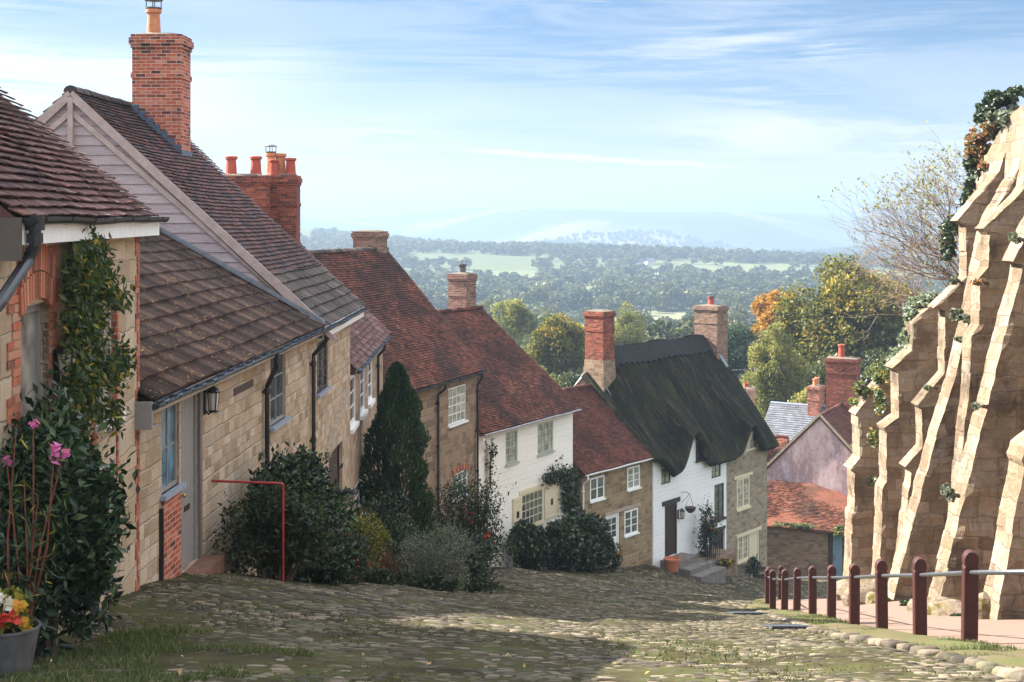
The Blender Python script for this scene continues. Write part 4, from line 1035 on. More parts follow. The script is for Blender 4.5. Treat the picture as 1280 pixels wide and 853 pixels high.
d_ = door(h7, w7['door'], 0, 'dark_wood', 'dark_wood', fw=.12, recess=.05); m = MB(); o_ = w7['door']; m.box((o_[0]-.25, -.06, o_[3]+.01), (o_[1]+.2, .0, o_[3]+.22)); m.build('lintel', M['black'], d_)
d_ = door(h7, w7['garage'], 0, 'dark_wood', 'black', fw=.1, recess=.12); m = MB(); o_ = w7['garage']; m.box((o_[0]-.2, -.05, o_[3]+.01), (o_[1]+.0, .0, o_[3]+.15)); m.build('lintel', M['black'], d_)
for k in ('w1', 'w2'):
    o_ = e7[k]; ww = window(h7, o_, 0, 'cream', 'glass_pale', 4, 4, casements=2, fw=.1, bar=.02, recess=.0, sill=(.1, .08, .05))
o_ = e7['w1']; m = MB(); m.box((o_[0]-.3, -.04, o_[3]+.02), (o_[1]+.3, .0, o_[3]+.16)); m.build('lintel', M['cream'], h7)
o_ = e7['w2']; o2 = e7['door']; m = MB(); m.box((o_[0]-.15, -.05, o2[3]+.01), (o2[1]+.15, .0, o2[3]+.17)); m.build('lintel', M['cream'], h7)
door(h7, e7['door'], 0, 'cream', 'cream', fw=.1); window(h7, e7['w3'], 0, 'cream', 'glass_pale', 3, 2, fw=.1, recess=-.04)
m = MB(); o_ = e7['w3']; cx = (o_[0]+o_[1])/2; m.beam((o_[0]-.25, -.14, o_[2]-.1), (cx, -.14, o_[3]+.35), .05, .14, up=(0,1,0)); m.beam((o_[1]+.25, -.14, o_[2]-.1), (cx, -.14, o_[3]+.35), .05, .14, up=(0,1,0)); m.build('bargeboard', M['cream'], h7)
# thatch: thick draped shell
e1 = F7.s_of_u(868, -.3); e2 = F7.s_of_u(938, -.3)
def lift7(s):
    a = .95*(1-smooth(-.3, 1.5, s)); b = 1.75*np.exp(-np.abs((s-e1)/.95)**2.6); c = 1.35*np.exp(-np.abs((s-e2)/.85)**2.6)
    return a+b+c
def ridge7(s): return zr7-1.0*np.clip((1.7-s)/2.0, 0, 1)**1.6-.5*np.clip((s-10.1)/1.3, 0, 1)**1.5+.05*np.sin(s*1.3)
ns, nw = 180, 64
s = np.linspace(-.38, 11.55, ns); wv = np.linspace(0, 1, nw); S, Wv = np.meshgrid(s, wv, indexing='ij')
def thatch(S, Wv, off=0.):
    lf = lift7(S); ze_ = z7+lf*(1-0); q0 = -.55+.0*lf
    zr_ = ridge7(S); q = q0+(q7-q0)*Wv; z = ze_+(zr_-ze_)*(Wv**(.93))
    # eyebrows bulge only near the eave: blend back to the plain slope
    zp = z7+(zr_-z7)*(Wv**.93); bl = np.clip(Wv/.75, 0, 1)
    z = z*(1-bl)+(zp+lf*.12*np.exp(-Wv*2))*bl
    top = smooth(.9, 1., Wv); z = z-.12*top*0
    nz = (vnoise(S*1.2, Wv*5, 3)-.5)*.10+(vnoise(S*7, Wv*3, 4)-.5)*.035
    sl_ = math.hypot(q7+.5, 5.6); ny, nzv = -5.6/sl_, (q7+.5)/sl_
    return np.stack([S+0*Wv, q+ny*(nz+off), z+nzv*(nz+off)], -1)
top = thatch(S, Wv, 0); bot = thatch(S, Wv, -.36); Lf = top[:, 0].copy()
for mi_, sa, sb in ((0, 0., sW), (1, sW, 11.2)):      # dormer walls rise under the eyebrows to meet the thatch
    for x_ in np.arange(sa, sb-.01, .1):
        x2_ = min(x_+.1, sb)
        def zt_(q_):
            col_ = thatch(np.full(60, q_), np.linspace(0, .5, 60), -.16); return float(np.interp(.0, col_[:, 1], col_[:, 2]))
        za_, zb_ = zt_(x_), zt_(x2_)
        if za_ > ZT: WALL7.add([(x_,0,ZT),(x2_,0,ZT),(x2_,0,max(zb_, ZT)),(x_,0,za_)], [(0,1,2,3)], mi=mi_)
WALL7.build('wall', [M['whitewash'], M['stone_end']], h7)
m = MB(); F_ = grid_faces(ns, nw); m.add(top, F_); m.add(bot, F_[:, ::-1])
o2 = ns*nw
def strip(ia, ib, rev=False):
    k = len(ia)-1; f = [(ia[i], ia[i+1], ib[i+1], ib[i]) for i in range(k)]
    if rev: f = [x[::-1] for x in f]
    m.p.append((np.zeros((0, 3)), np.array(f), np.full(k, .3), 0))
idx = np.arange(ns*nw).reshape(ns, nw)
strip(idx[:, 0], idx[:, 0]+o2, True); strip(idx[0], idx[0]+o2); strip(idx[-1], idx[-1]+o2, True)
# back slope
bk = top[:, ::-1].copy(); bk[:, :, 1] = 2*q7-bk[:, :, 1]; m.add(bk, F_)
n = NT('old_dark_thatch', .95, .1); tcg = n.coord('Object'); g = n.geo()
st_ = n.noise(n.mapping(tcg, sc=(14, 1.4, .9)), 3.0, 6, .7); bg_ = n.noise(n.mapping(tcg, sc=(1.3, .35, .3)), 1.1, 5, .65); fn = n.noise(tcg, 30, 5, .75)
c = n.ramp(st_, [(.3,(.008,.009,.007)),(.5,(.024,.025,.017)),(.72,(.060,.054,.036))])
c = n.mix(n.rampf(bg_, .47, .66, 0, .7), c, (.058,.062,.019)); c = n.mix(n.rampf(n.noise(n.mapping(tcg, (3,0,0), sc=(2.4,.35,.3)), 1.6, 5, .7), .52, .64, 0, .6), c, (.12,.095,.062))
c = n.mix(n.rampf(fn, .55, .72, 0, .45), c, (.010,.011,.009))
hh_ = n.math('ADD', n.math('MULTIPLY', st_, .6), n.math('MULTIPLY', fn, .6))
M['thatch'] = n.done(c, n.bump(hh_, 1., .07))
th = m.build('thatch_roof', M['thatch'], h7, smooth=True)
# ragged straw: thousands of short stems lying on the slope, loose at eave and verge
r = np.random.default_rng(3); N = 26000
ss = r.uniform(-.36, 11.5, N); ww = r.random(N)**1.1; P = thatch(ss, ww, .005); P2 = thatch(ss+(r.random(N)-.5)*.02, np.maximum(ww-.03-.02*r.random(N), -.02), .03+.035*r.random(N))
wd = .012+.012*r.random(N); V = np.stack([P-np.array([1,0,0])*wd[:, None], P+np.array([1,0,0])*wd[:, None], P2], 1).reshape(-1, 3)
m = MB(); m.add(V, np.arange(3*N).reshape(-1, 3), r.random(N)); m.build('loose_straw', M['thatch'], th)
# raised ridge with a scalloped lower edge
m = MB(); rs = np.linspace(.9, 10.6, 200); rw = np.linspace(.855, 1.0, 8); S2, W2 = np.meshgrid(rs, rw, indexing='ij')
W2 = W2-(W2 < .856)*(.018*np.abs(np.sin(S2*math.pi/.5)))
rt = thatch(S2, W2, .10); m.add(rt, grid_faces(200, 8)); lo = thatch(rs, W2[:, 0], .0); V = np.concatenate([rt[:, 0], lo]); k = np.arange(199)
m.add(V, np.stack([k, 200+k, 201+k, k+1], -1)); b2 = rt[:, ::-1].copy(); b2[:, :, 1] = 2*q7-b2[:, :, 1]; m.add(b2, grid_faces(200, 8))
m.build('thatch_ridge', M['thatch_ridge'], th, smooth=False)
m = MB(); pr = thatch(np.full(20, 10.9), np.linspace(.7, 1, 20), .12); m.tube([tuple(p) for p in pr], .09, 7); m.build('lead_flashing', M['lead'], h7)
c7 = chimney(h7, .25, 3.15, 1.04, .95, -8.2, -4.45, 'brick_red', pots=(), band=(.1, .02))
m = MB(); m.box((-.26, 2.58, -14), (.77, 3.74, -7.1)); m.box((-.24, 2.61, -7.1), (.75, 3.70, -6.75)); m.build('stone_base', M['stone_brown'], c7)
chimney(h7, 11.1, 3.3, 1.4, 1.15, -12, -4.75, 'brick_buff', pots=[(0, 0, .45, .17, 'terracotta_red', 1)], band=(.1, .02))
# ================================================================== hamlet at the foot of the street
def simple_window(parent, F, s0, s1, z0, z1, fm='white'): window(parent, (s0, s1, z0, z1), -.02, fm, 'glass', 2, 2, fw=.05, recess=.0)
def outhouse():
    root = empty('lean_to_outbuilding', (14.2, 76, -20), 0, 'low outbuilding of rough stone with a bright red tiled roof and a pale blue door', 'outbuilding')
    m = MB(); m.add([(-.2,0,-22),(3.45,0,-22),(3.45,0,-17.5),(-.2,0,-17.1)], [(0,1,2,3)]); m.add([(3.45,0,-22),(3.45,.4,-22),(3.45,.4,-17.5),(3.45,0,-17.5)], [(0,1,2,3)])
    m.add([(-.2,0,-22),(-.2,5,-22),(-.2,5,-16),(-.2,0,-17.1)], [(3,2,1,0)]); m.add([(-.2,0.3,-22),(-.2,.3,-17.2),(6,.3,-17.6),(6,.3,-22)], [(3,2,1,0)])
    m.build('wall', M['stone_garden'], root)
    m = MB(); V = [(-.3,-.25,-17.15),(5.6,-.25,-17.7),(5.6,3.7,-15.7),(-.3,3.7,-15.4)]; m.add(V+[(a,b,c-.08) for a,b,c in V], [(0,1,2,3),(7,6,5,4),(0,4,5,1),(1,5,6,2),(3,7,4,0)])
    es = np.array([5.9, 0, -.53]); Ls = np.linalg.norm(es); es /= Ls; eu = np.array([0, 3.95, 1.87]); Lu = np.linalg.norm(eu); eu /= Lu; nr = np.cross(es, eu)
    tiles(m, np.array([-.3,-.25,-17.13]), es, eu, nr, Ls, Lu, .12, .19, jit=2.2, sag=.07, seed=31); m.build('roof', M['clay_bright'], root)
    m = MB(); m.box((3.5, .22, -21), (3.72, .3, -17.7)); m.build('door_post', M['dark_wood'], root)
    m = MB(); [m.box((3.78+.13*k, .2, -20.4), (3.9+.13*k, .25, -17.75)) for k in range(4)]; d_ = m.build('door', M['blue_door'], root)
    m = MB(); m.tube([(3.85,.17,-19.2),(3.85,.17,-19.0)], .02, 6); m.build('handle', M['iron'], d_)
    m = MB(); [m.box((4.4+.15*k, .2, -20.6), (4.54+.15*k, .25, -17.8)) for k in range(3)]; m.build('boarded_panel', M['white_grey'], root)
M['blue_door'] = plain('faded_blue_paint', (.16,.24,.30), .6, .3, .15)
outhouse()
# pale gable house
ap = np.array((18.0, 79.5)); d_ = np.array((.45, .89)); d_ /= np.linalg.norm(d_); nn = np.array((d_[1], -d_[0])); W = 3.45
g0 = ap+nn*W; root, F = house('pink_gable_house', 'house with a weathered pink-white rendered gable and a dark red roof below the big trees', g0, g0+d_*7, -15.1, -20, .15, W, 3.55,
    M['render_pink'], M['clay_red2'], [], gauge=.12, width=.18, seed=21, ridge='clay_red', sag=.06, ov=.08)
m = MB()
for sg in (-1, 1):
    A = np.array([-.1, W-.15+sg*W, -15.05]); B = np.array([-.1, W-.15, -11.5]); m.beam(A, B, .05, .13, up=(0, sg*3.5/W, 1))
m.build('verge_edge', M['stone_trim'], root)
chimney(root, 5.8, W-.15, 1.9, 1.1, -13.5, -8.75, 'brick_red', pots=[(0, .1, .85, .2, 'terracotta_red')], band=(.12, .03))
root, F = house('slate_roofed_house', 'house with a pale grey slate roof and a small orange chimney behind the pink gable', (16.6, 92.2), (21.6, 89.2), -15.4, -20, .2, 3.0, 2.5, M['whitewash'], M['slate'], [], gauge=.2, width=.3, seed=23, ridge='lead', sag=.02)
chimney(root, 3.2, 2.6, 1.15, .8, -14.5, -11.5, 'brick_orange', pots=[(0, .25, .55, .16, 'terracotta_o'), (0, -.25, .5, .15, 'terracotta_o')])
root, F = house('red_roofed_house', 'house hidden behind the thatched roof, its red tiles and pale brick chimney just showing', (10.2, 84.6), (16.3, 82.6), -16.4, -21, .2, 3.2, 2.6, M['stone_end'], M['clay_bright'], [], gauge=.13, width=.2, seed=25, ridge='clay_red', sag=.03)
chimney(root, 4.1, 1.6, 1.2, .8, -15.5, -10.65, 'brick_pale', pots=[(0, 0, .3, .16, 'terracotta_red')])
m = MB(); m.tube([(14.4, 84, -14.5), (14.4, 84, -9.3)], .03, 6); m.tube([(13.6, 84, -9.45), (15.1, 84, -9.35)], .02, 5)
for k in range(7): m.tube([(13.65+.22*k, 83.75, -9.42), (13.65+.22*k, 84.25, -9.42)], .012, 4)
tag(m.build('television_aerial', M['iron'], zb=0), 'thin grey television aerial on a mast against the pale green tree', 'aerial')

# ================================================================== buttressed precinct wall
def fin_prof(pts, y): return [(((u-640)/FP*y), -(v-HV)/FP*y) for u, v in pts]
fins = [
 (24.0, 1.0, [(1245,790),(1245,776),(1262,690),(1273,620),(1281,585),(1276,575),(1282,560),(1300,545),(1335,400),(1330,388),(1360,350),(1400,200),(1420,60)]),
 (28.5, .95, [(1170,780),(1172,764),(1189,690),(1207,615),(1226,540),(1246,462),(1262,395),(1276,353),(1279,331),(1266,327),(1285,290),(1310,240),(1345,120)]),
 (31.3, .8, [(1182,780),(1185,745),(1200,600),(1203,560),(1210,500),(1214,430),(1214,420),(1224,406),(1224,348),(1236,334),(1237,294),(1229,286),(1267,250),(1283,232),(1290,180)]),
 (33.4, .95, [(1114,765),(1116,752),(1135,680),(1153,610),(1175,530),(1197,460),(1215,380),(1232,292),(1240,270),(1276,208),(1284,190)]),
 (36.3, .8, [(1124,770),(1126,700),(1133,640),(1139,592),(1131,584),(1153,560),(1152,512),(1146,507),(1178,470),(1181,466),(1181,389),(1167,385),(1208,346),(1208,282),(1196,276),(1249,214),(1256,190)]),
 (39.5, 1.1, [(1094,775),(1098,740),(1101,680),(1103,612),(1108,602),(1108,542),(1104,535),(1123,522),(1123,466),(1115,461),(1140,438),(1142,405),(1152,392),(1172,376),(1185,370)]),
 (45.0, 1.3, [(1060,760),(1065,690),(1065,643),(1068,640),(1068,592),(1063,588),(1075,573),(1073,522),(1069,519),(1092,487),(1110,470)]),
]
wroot = empty('buttressed_wall', (13, 34, -10), 0, 'towering weathered stone wall with stepped sloping buttresses above the footpath', 'wall')
M['stone_abbey2'] = M['stone_abbey']
def wallx(y): return np.interp(y, [8, 24, 40, 50], [12.2, 12.6, 12.7, 13.4])
def walltop(y): return np.interp(y, [8, 30, 35, 36.5, 39.0, 39.6, 42, 47, 50], [5, 3.4, 2.8, 2.5, 1.4, -2.2, -3.2, -5.6, -6.5])
m = MB(); ys = np.arange(6, 50, .35); zz = np.linspace(0, 1, 46); Yg, Zg = np.meshgrid(ys, zz, indexing='ij')
Xg = wallx(Yg)+.1*(vnoise(Yg*1.3, Zg*22, 5)-.5)+.9*(Zg**2)*.6; Zw = -15+(walltop(Yg)+15+(vnoise(Yg*1.4, Yg*0, 6)-.5)*.3)*Zg
m.add(np.stack([Xg-13, Yg-34, Zw], -1), grid_faces(len(ys), 46)[:, ::-1])
tp = np.stack([Xg[:, -1]-13, Yg[:, -1]-34, Zw[:, -1]], -1); tp2 = tp+[1.6, 0, .15]; k = np.arange(len(ys)-1); m.add(np.concatenate([tp, tp2]), np.stack([k, k+len(ys), k+len(ys)+1, k+1], -1)[:, ::-1]*1)
e = np.concatenate([np.stack([Xg[-1]-13, Yg[-1]-34, Zw[-1]], -1), np.stack([Xg[-1]-11.4, Yg[-1]-34, Zw[-1]], -1)]); k = np.arange(45); m.add(e, np.stack([k, k+1, k+47, k+46], -1))
m.build('wall_face', M['stone_abbey'], wroot)
def buttress(yf, T, pts):
    prof = fin_prof(pts, yf); r = np.random.default_rng(int(yf*10))
    # refine the outline so the stones read as separate, uneven courses
    P = []
    for i in range(len(prof)-1):
        (xa, za), (xb, zb) = prof[i], prof[i+1]; n_ = max(1, int(round(math.hypot(xb-xa, zb-za)/.33)))
        for k in range(n_):
            t = k/n_; j = (r.random()-.5)*.035 if 0 < i else 0
            P.append((xa+(xb-xa)*t+j, za+(zb-za)*t))
            P.append((xa+(xb-xa)*(t+.5/n_)+j, za+(zb-za)*(t+.5/n_)))
            # short step to next course
            if n_ > 1 and k < n_-1:
                t2 = (k+.90)/n_; P.append((xa+(xb-xa)*t2+j*.9, za+(zb-za)*t2))
    P.append(prof[-1]); m = MB(); nd = 5; n_ = len(P)
    xw = 14.0
    V = []
    for d in range(nd+1):
        yy = yf+T*.74*d/nd
        for i, (x, z) in enumerate(P):
            V.append((x+(r.random()-.5)*.018-13, yy+(r.random()-.5)*.03*(1 if 0 < d < nd else .6)-34, z+(r.random()-.5)*.012))
    F_ = []
    for d in range(nd):
        for i in range(n_-1): F_.append((d*n_+i, (d+1)*n_+i, (d+1)*n_+i+1, d*n_+i+1))
    m.add(V, np.array(F_)[:, ::-1])
    # the two side faces, as strips from outline to the wall
    K = 34
    for d, fl in ((0, 0), (nd, 1)):
        V2 = []
        for i, (x, z) in enumerate(P):
            a = np.array(V[d*n_+i])
            for k in range(K+1):
                t = k/K; b = a.copy(); b[0] = a[0]+(xw-13-a[0])*t; rw = math.floor(z/.33+yf); cl_ = math.floor((b[0]+13)/.55+rw*.37); hsh = math.sin(rw*12.9898+cl_*78.233+yf)*43758.5453; hsh -= math.floor(hsh); b[1] += 0 if k == 0 else (hsh-.5)*.075*(1 if not fl else -1)+float(vnoise(np.array(b[0]*2.), np.array(z*2.3), 3)-.5)*.09; V2.append(b)
        f = grid_faces(n_, K+1); m.add(np.array(V2), f if not fl else f[:, ::-1])
    b = m.build('buttress', M['stone_abbey'], wroot)
    # coping slabs on the weatherings (steeper changes of outline)
    m = MB(); c_ = 0
    for i in range(1, len(prof)-1):
        (xa, za), (xb, zb) = prof[i], prof[i+1]; dx, dz = xb-xa, zb-za
        if False and dx > .22 and dz > 0 and dz/max(dx, 1e-3) < 2.2:
            nseg = max(1, int(math.hypot(dx, dz)/.5))
            for q_ in range(nseg):
                ta, tb = q_/nseg, (q_+.97)/nseg; jj = (r.random()-.5)*.03
                m.beam((xa+dx*ta-.03+jj-13, yf+T/2-34, za+dz*ta+jj), (xa+dx*tb-.03+jj-13, yf+T/2-34, za+dz*tb+.02+jj), T+.02+.03*r.random(), .075, up=(-1, 0, .8))
            c_ += 1
    if c_: m.build('coping', M['coping'], b)
    return b
n = NT('pale_coping', .95, .1); g = n.geo()
c = n.ramp(n.noise(g, 5, 6, .75), [(.3,(.17,.12,.08)),(.55,(.30,.24,.175)),(.8,(.37,.31,.24))]); c = n.mix(n.rampf(n.noise(g, 1.7, 5, .7), .52, .68, 0, .8), c, (.30,.15,.05))
M['coping'] = n.done(c, n.bump(n.noise(g, 18, 5, .7), .7, .03))
for f_ in fins: buttress(*f_)

def rock(name, c, r_, mat, label, group, seed, sq=(1, 1, .7)):
    r = np.random.default_rng(seed); m = MB(); n1, n2 = 12, 9; V = []
    for i in range(n2+1):
        ph = math.pi*i/n2
        for k in range(n1):
            t = 2*math.pi*k/n1; v = np.array([math.sin(ph)*math.cos(t), math.sin(ph)*math.sin(t), math.cos(ph)])
            v = np.sign(v)*np.abs(v)**.72; q = 1+.25*(float(vnoise(np.array(v[0]*1.7+seed), np.array(v[1]*1.7+v[2]*2.1), seed))-.5)+.06*(r.random()-.5); V.append(v*q*np.array(sq)*r_)
    F_ = []
    for i in range(n2):
        for k in range(n1): k2 = (k+1) % n1; F_.append((i*n1+k, (i+1)*n1+k, (i+1)*n1+k2, i*n1+k2))
    m.add(V, F_); o = m.build(name, mat); o.location = c; o.rotation_euler = (0, 0, r.random()*3); return tag(o, label, 'rock', group)
n = NT('mossy_rock', .95, .1); g = n.geo()
c = n.ramp(n.noise(g, 4, 6, .7), [(.3,(.11,.08,.055)),(.7,(.24,.19,.14))]); c = n.mix(n.rampf(n.noise(g, 1.9, 5, .7), .5, .62), c, (.10,.08,.02))
M['rock'] = n.done(c, n.bump(n.noise(g, 9, 5, .7), .8, .05))
for i, (u, v, y, r_, sq) in enumerate([(1087,750,36,.62,(1,1,.8)),(1079,768,35,.5,(1,1,.7)),(1092,735,37,.5,(1,1,.8)),(1068,702,42,.7,(1,1,.6)),(1072,735,38.5,.45,(1,1,.7)),(1165,768,27.2,.3,(1.2,1,.8)),(1180,770,27.0,.33,(1.6,1,.6)),(1196,772,26.6,.3,(1.6,.9,.6)),(1230,770,24.6,.28,(.9,.9,1.3)),(1150,765,28.5,.25,(1,1,.7)),(1098,772,33.5,.3,(1,1,.6))]):
    x, yy, z = rp(u, v, y); z = gz(x, y)+r_*sq[2]*.35
    rock('rubble_rock', (x, y, z), r_, M['rock'], 'loose weathered stone fallen at the foot of the buttressed wall', 'loose stones at the foot of the wall', i+3, sq)

# ================================================================== posts and rail
posts = [(5.30,13.3,None),(5.38,16,-5.03),(5.61,18.7,-5.77),(5.78,21.25,-6.45),(5.99,23.8,-7.15),(6.41,27.3,-8.08),(6.72,30.4,-8.9),(6.91,33,-9.6),(6.93,34.6,-10.07),(7.17,37.4,-10.8),(7.7,40.9,-11.66),(8.15,43.2,-12.2),(8.95,45.3,-12.7)]
ordn = ['nearest', 'second', 'third', 'fourth', 'fifth', 'sixth', 'seventh', 'eighth', 'ninth', 'tenth', 'eleventh', 'last']
tops = []
proto = None
for i, (x, y, z) in enumerate(posts):
    z = gz(x, y) if z is None else z
    if proto is None:
        m = MB(); w_ = .085; dpt = .075; H = 1.1; P = [(-w_, -.35), (-w_, H-.19), (-w_*.9, H-.175), (-w_*.9, H-.16), (-w_*1.02, H-.145)]
        P2 = [(w_*1.02*math.cos(t), H-.10+.10*math.sin(t)) for t in np.linspace(math.pi, 0, 11)]; P = P+P2+[(-a, b) for a, b in P[::-1]]
        k = len(P); V = [(a*.9, -dpt, b) for a, b in P]+[(a, -dpt+.012, b) for a, b in P]+[(a, dpt-.012, b) for a, b in P]+[(a*.9, dpt, b) for a, b in P]
        F_ = [(r_*k+j, r_*k+(j+1) % k, (r_+1)*k+(j+1) % k, (r_+1)*k+j) for r_ in range(3) for j in range(k)]
        m.add(V, F_); m.add(V[:k], [tuple(range(k-1, -1, -1))]); m.add(V[3*k:], [tuple(range(k))])
        o = m.build('bollard', M['bollard']); proto = o
    else: o = proto.copy(); col.objects.link(o)
    r = np.random.default_rng(i); o.location = (x, y, z); o.rotation_euler = ((r.random()-.5)*.03, (r.random()-.5)*.03, -.1+(r.random()-.5)*.06); o.scale = (1, 1, 1+(r.random()-.5)*.02)
    lab = 'red-brown post furthest uphill, where the iron rail begins' if i == 0 else '%s round-headed red-brown post in view along the footpath, counting downhill' % ordn[i-1]
    tag(o, lab, 'bollard', 'round-headed posts along the footpath'); tops.append((x, y, z+.85))
m = MB(); m.tube(tops[:11], .028, 8); m.tube(tops[10:], .028, 8)
tag(m.build('handrail', M['iron'], zb=0, smooth=True), 'grey iron rail running downhill through the row of brown posts', 'rail')
# drain grate and cover plate in the street
def plate(name, u, v, y, w, d, mat, label, cat, bars=0):
    x, _, _ = rp(u, v, y); z = street_z(x, y)+.045; sl = (gz(x, y+.5)-gz(x, y-.5)); m = MB()
    if bars:
        m.box((-w/2, -d/2, -.03), (-w/2+.03, d/2, 0)); m.box((w/2-.03, -d/2, -.03), (w/2, d/2, 0)); m.box((-w/2, -d/2, -.031), (w/2, -d/2+.03, .001)); m.box((-w/2, d/2-.03, -.031), (w/2, d/2, .001))
        for k in range(1, bars): m.box((-w/2+w*k/bars-.018, -d/2, -.025), (-w/2+w*k/bars+.018, d/2, -.002))
    else: m.box((-w/2, -d/2, -.03), (w/2, d/2, 0)); m.box((-w/2+.04, -d/2+.04, -.02), (w/2-.04, d/2-.04, .006))
    o = m.build(name, mat); o.location = (x, y, z); o.rotation_euler = (math.atan(sl), 0, 0); tag(o, label, cat)
plate('drain_grate', 983, 789, 21.5, .62, 1.0, M['plate'], 'slotted grey drain grate at the right edge of the setts', 'drain', 9)
plate('cover_plate', 934, 766, 31, .8, 1.0, M['plate'], 'plain blue-grey metal cover plate set in the street', 'cover plate')
# kerb stones between setts and verge: worn, half buried blocks
m = MB(); y = 8.6; r = np.random.default_rng(4)
n1, n2 = 12, 6
while y < 34:
    L_ = .16+.22*r.random(); x = float(right_edge(y+L_/2))-.02+.05*(r.random()-.5); z = gz(x, y+L_/2)-.01+.02*r.random(); W_ = .08+.06*r.random(); Hh = .05+.03*r.random(); V = []
    sl = gz(x, y+.5)-gz(x, y-.5)
    if r.random() < .9:
        for i in range(n2+1):
            ph = math.pi*i/n2
            for k in range(n1):
                t = 2*math.pi*k/n1; v = np.array([math.sin(ph)*math.cos(t), math.sin(ph)*math.sin(t), math.cos(ph)]); v = np.sign(v)*np.abs(v)**.6*(1+.12*(r.random()-.5)); V.append((x+v[0]*W_, y+L_/2+v[1]*L_*.5, z+v[2]*Hh+v[1]*L_*.5*sl))
        m.add(V, [(i*n1+k, (i+1)*n1+k, (i+1)*n1+(k+1) % n1, i*n1+(k+1) % n1) for i in range(n2) for k in range(n1)], r.random())
    y += L_*1.04
o = m.build('kerb', M['sett'], zb=0, smooth=True); tag(o, kind='structure')
# ================================================================== foliage
def unit(n_, r):
    v = r.normal(size=(n_, 3)); return v/np.linalg.norm(v, axis=1)[:, None]
def leaves(mb, P, size, r, aspect=.45, out=None, rnd=None, up=.35, fold=.15, mi=0):
    n_ = len(P); a = unit(n_, r)
    if out is not None: a = a*.8+out; a /= np.linalg.norm(a, axis=1)[:, None]
    nn = unit(n_, r); nn[:, 2] += up*2; b = np.cross(a, nn); b /= (np.linalg.norm(b, axis=1)[:, None]+1e-6); c = np.cross(b, a)
    s = (size*(.6+.8*r.random(n_)))[:, None] if np.isscalar(size) else (size*(.6+.8*r.random(n_)))[:, None]
    V = np.stack([P-a*s*.5, P+b*s*aspect*.5+c*s*fold*.5, P+a*s*.5, P-b*s*aspect*.5+c*s*fold*.5], 1)
    rn = r.random(n_) if rnd is None else rnd
    mb.add(V.reshape(-1, 3), np.arange(4*n_).reshape(-1, 4), rn, mi)
def lumps_cloud(r, centre, rad, nl, nleaf, lr=(.25, .5), shell=.5, flat=1.):
    """points on overlapping lumps filling an ellipsoid; returns points, outward dirs, per-leaf clump id"""
    c = np.array(centre, float); rad = np.array(rad, float)
    L = unit(nl, r)*(r.random((nl, 1))**.45)*.75; lrr = r.uniform(lr[0], lr[1], nl)
    w = lrr**2; w /= w.sum(); k = r.choice(nl, nleaf, p=w); d = unit(nleaf, r); d[:, 2] = np.abs(d[:, 2])*np.where(r.random(nleaf) < .75, 1, -1)
    d /= np.linalg.norm(d, axis=1)[:, None]
    rr_ = (shell+(1-shell)*r.random(nleaf)**.6)*(.85+.3*r.random(nleaf)); P = L[k]+d*(lrr[k]*rr_)[:, None]; P[:, 2] *= flat
    return c+P*rad, d, k
LEAF = {}
LEAF['dark'] = mat_leaf('dark_glossy_leaves', [(0,(.006,.012,.006)),(.45,(.016,.034,.012)),(.8,(.040,.072,.024)),(1,(.10,.14,.06))], rough=.35, trans=.12)
LEAF['climber'] = mat_leaf('climber_leaves', [(0,(.02,.035,.01)),(.55,(.045,.075,.02)),(.88,(.10,.13,.03)),(.95,(.30,.24,.03)),(1,(.42,.28,.03))], rough=.5, trans=.3)
LEAF['mid'] = mat_leaf('shrub_leaves', [(0,(.010,.016,.006)),(.5,(.026,.042,.014)),(.9,(.055,.08,.027)),(1,(.10,.07,.025))], trans=.25)
LEAF['red'] = mat_leaf('reddening_leaves', [(0,(.04,.04,.02)),(.4,(.07,.07,.03)),(.7,(.14,.05,.03)),(1,(.28,.05,.03))], trans=.25)
LEAF['yellow'] = mat_leaf('yellow_green_leaves', [(0,(.05,.055,.012)),(.5,(.14,.14,.025)),(.9,(.30,.27,.035)),(1,(.38,.32,.05))], trans=.3)
LEAF['grey'] = mat_leaf('grey_green_leaves', [(0,(.07,.08,.055)),(.5,(.14,.155,.11)),(1,(.26,.27,.20))], rough=.7, trans=.2)
LEAF['conifer'] = mat_leaf('conifer_sprays', [(0,(.007,.018,.005)),(.5,(.018,.046,.009)),(.85,(.036,.08,.014)),(1,(.07,.12,.02))], rough=.6, trans=.2)
LEAF['ivy'] = mat_leaf('ivy_leaves', [(0,(.010,.018,.007)),(.5,(.024,.042,.015)),(.8,(.05,.08,.028)),(1,(.18,.22,.13))], rough=.4, trans=.15)
LEAF['ivy_red'] = mat_leaf('autumn_creeper', [(0,(.06,.08,.03)),(.3,(.10,.13,.05)),(.5,(.28,.10,.05)),(.8,(.40,.17,.10)),(1,(.45,.32,.2))], rough=.5, trans=.3)
LEAF['big'] = mat_leaf('autumn_green_leaves', [(0,(.03,.038,.010)),(.4,(.09,.095,.02)),(.7,(.18,.165,.032)),(.88,(.32,.23,.035)),(1,(.45,.27,.035))], rough=.6, trans=.45)
LEAF['orange'] = mat_leaf('orange_leaves', [(0,(.16,.09,.02)),(.5,(.42,.20,.025)),(1,(.58,.30,.04))], rough=.6, trans=.4)
LEAF['birch'] = mat_leaf('pale_olive_leaves', [(0,(.10,.105,.03)),(.5,(.20,.20,.065)),(.9,(.33,.30,.10)),(1,(.42,.34,.08))], rough=.6, trans=.4)
LEAF['pine'] = mat_leaf('pine_needles', [(0,(.012,.025,.014)),(.5,(.03,.055,.03)),(1,(.06,.10,.05))], rough=.6, trans=.15)
LEAF['valley'] = mat_leaf('valley_leaves', [(0,(.022,.030,.012)),(.5,(.06,.075,.03)),(.85,(.12,.13,.05)),(1,(.20,.16,.05))], rough=.7, trans=.25)
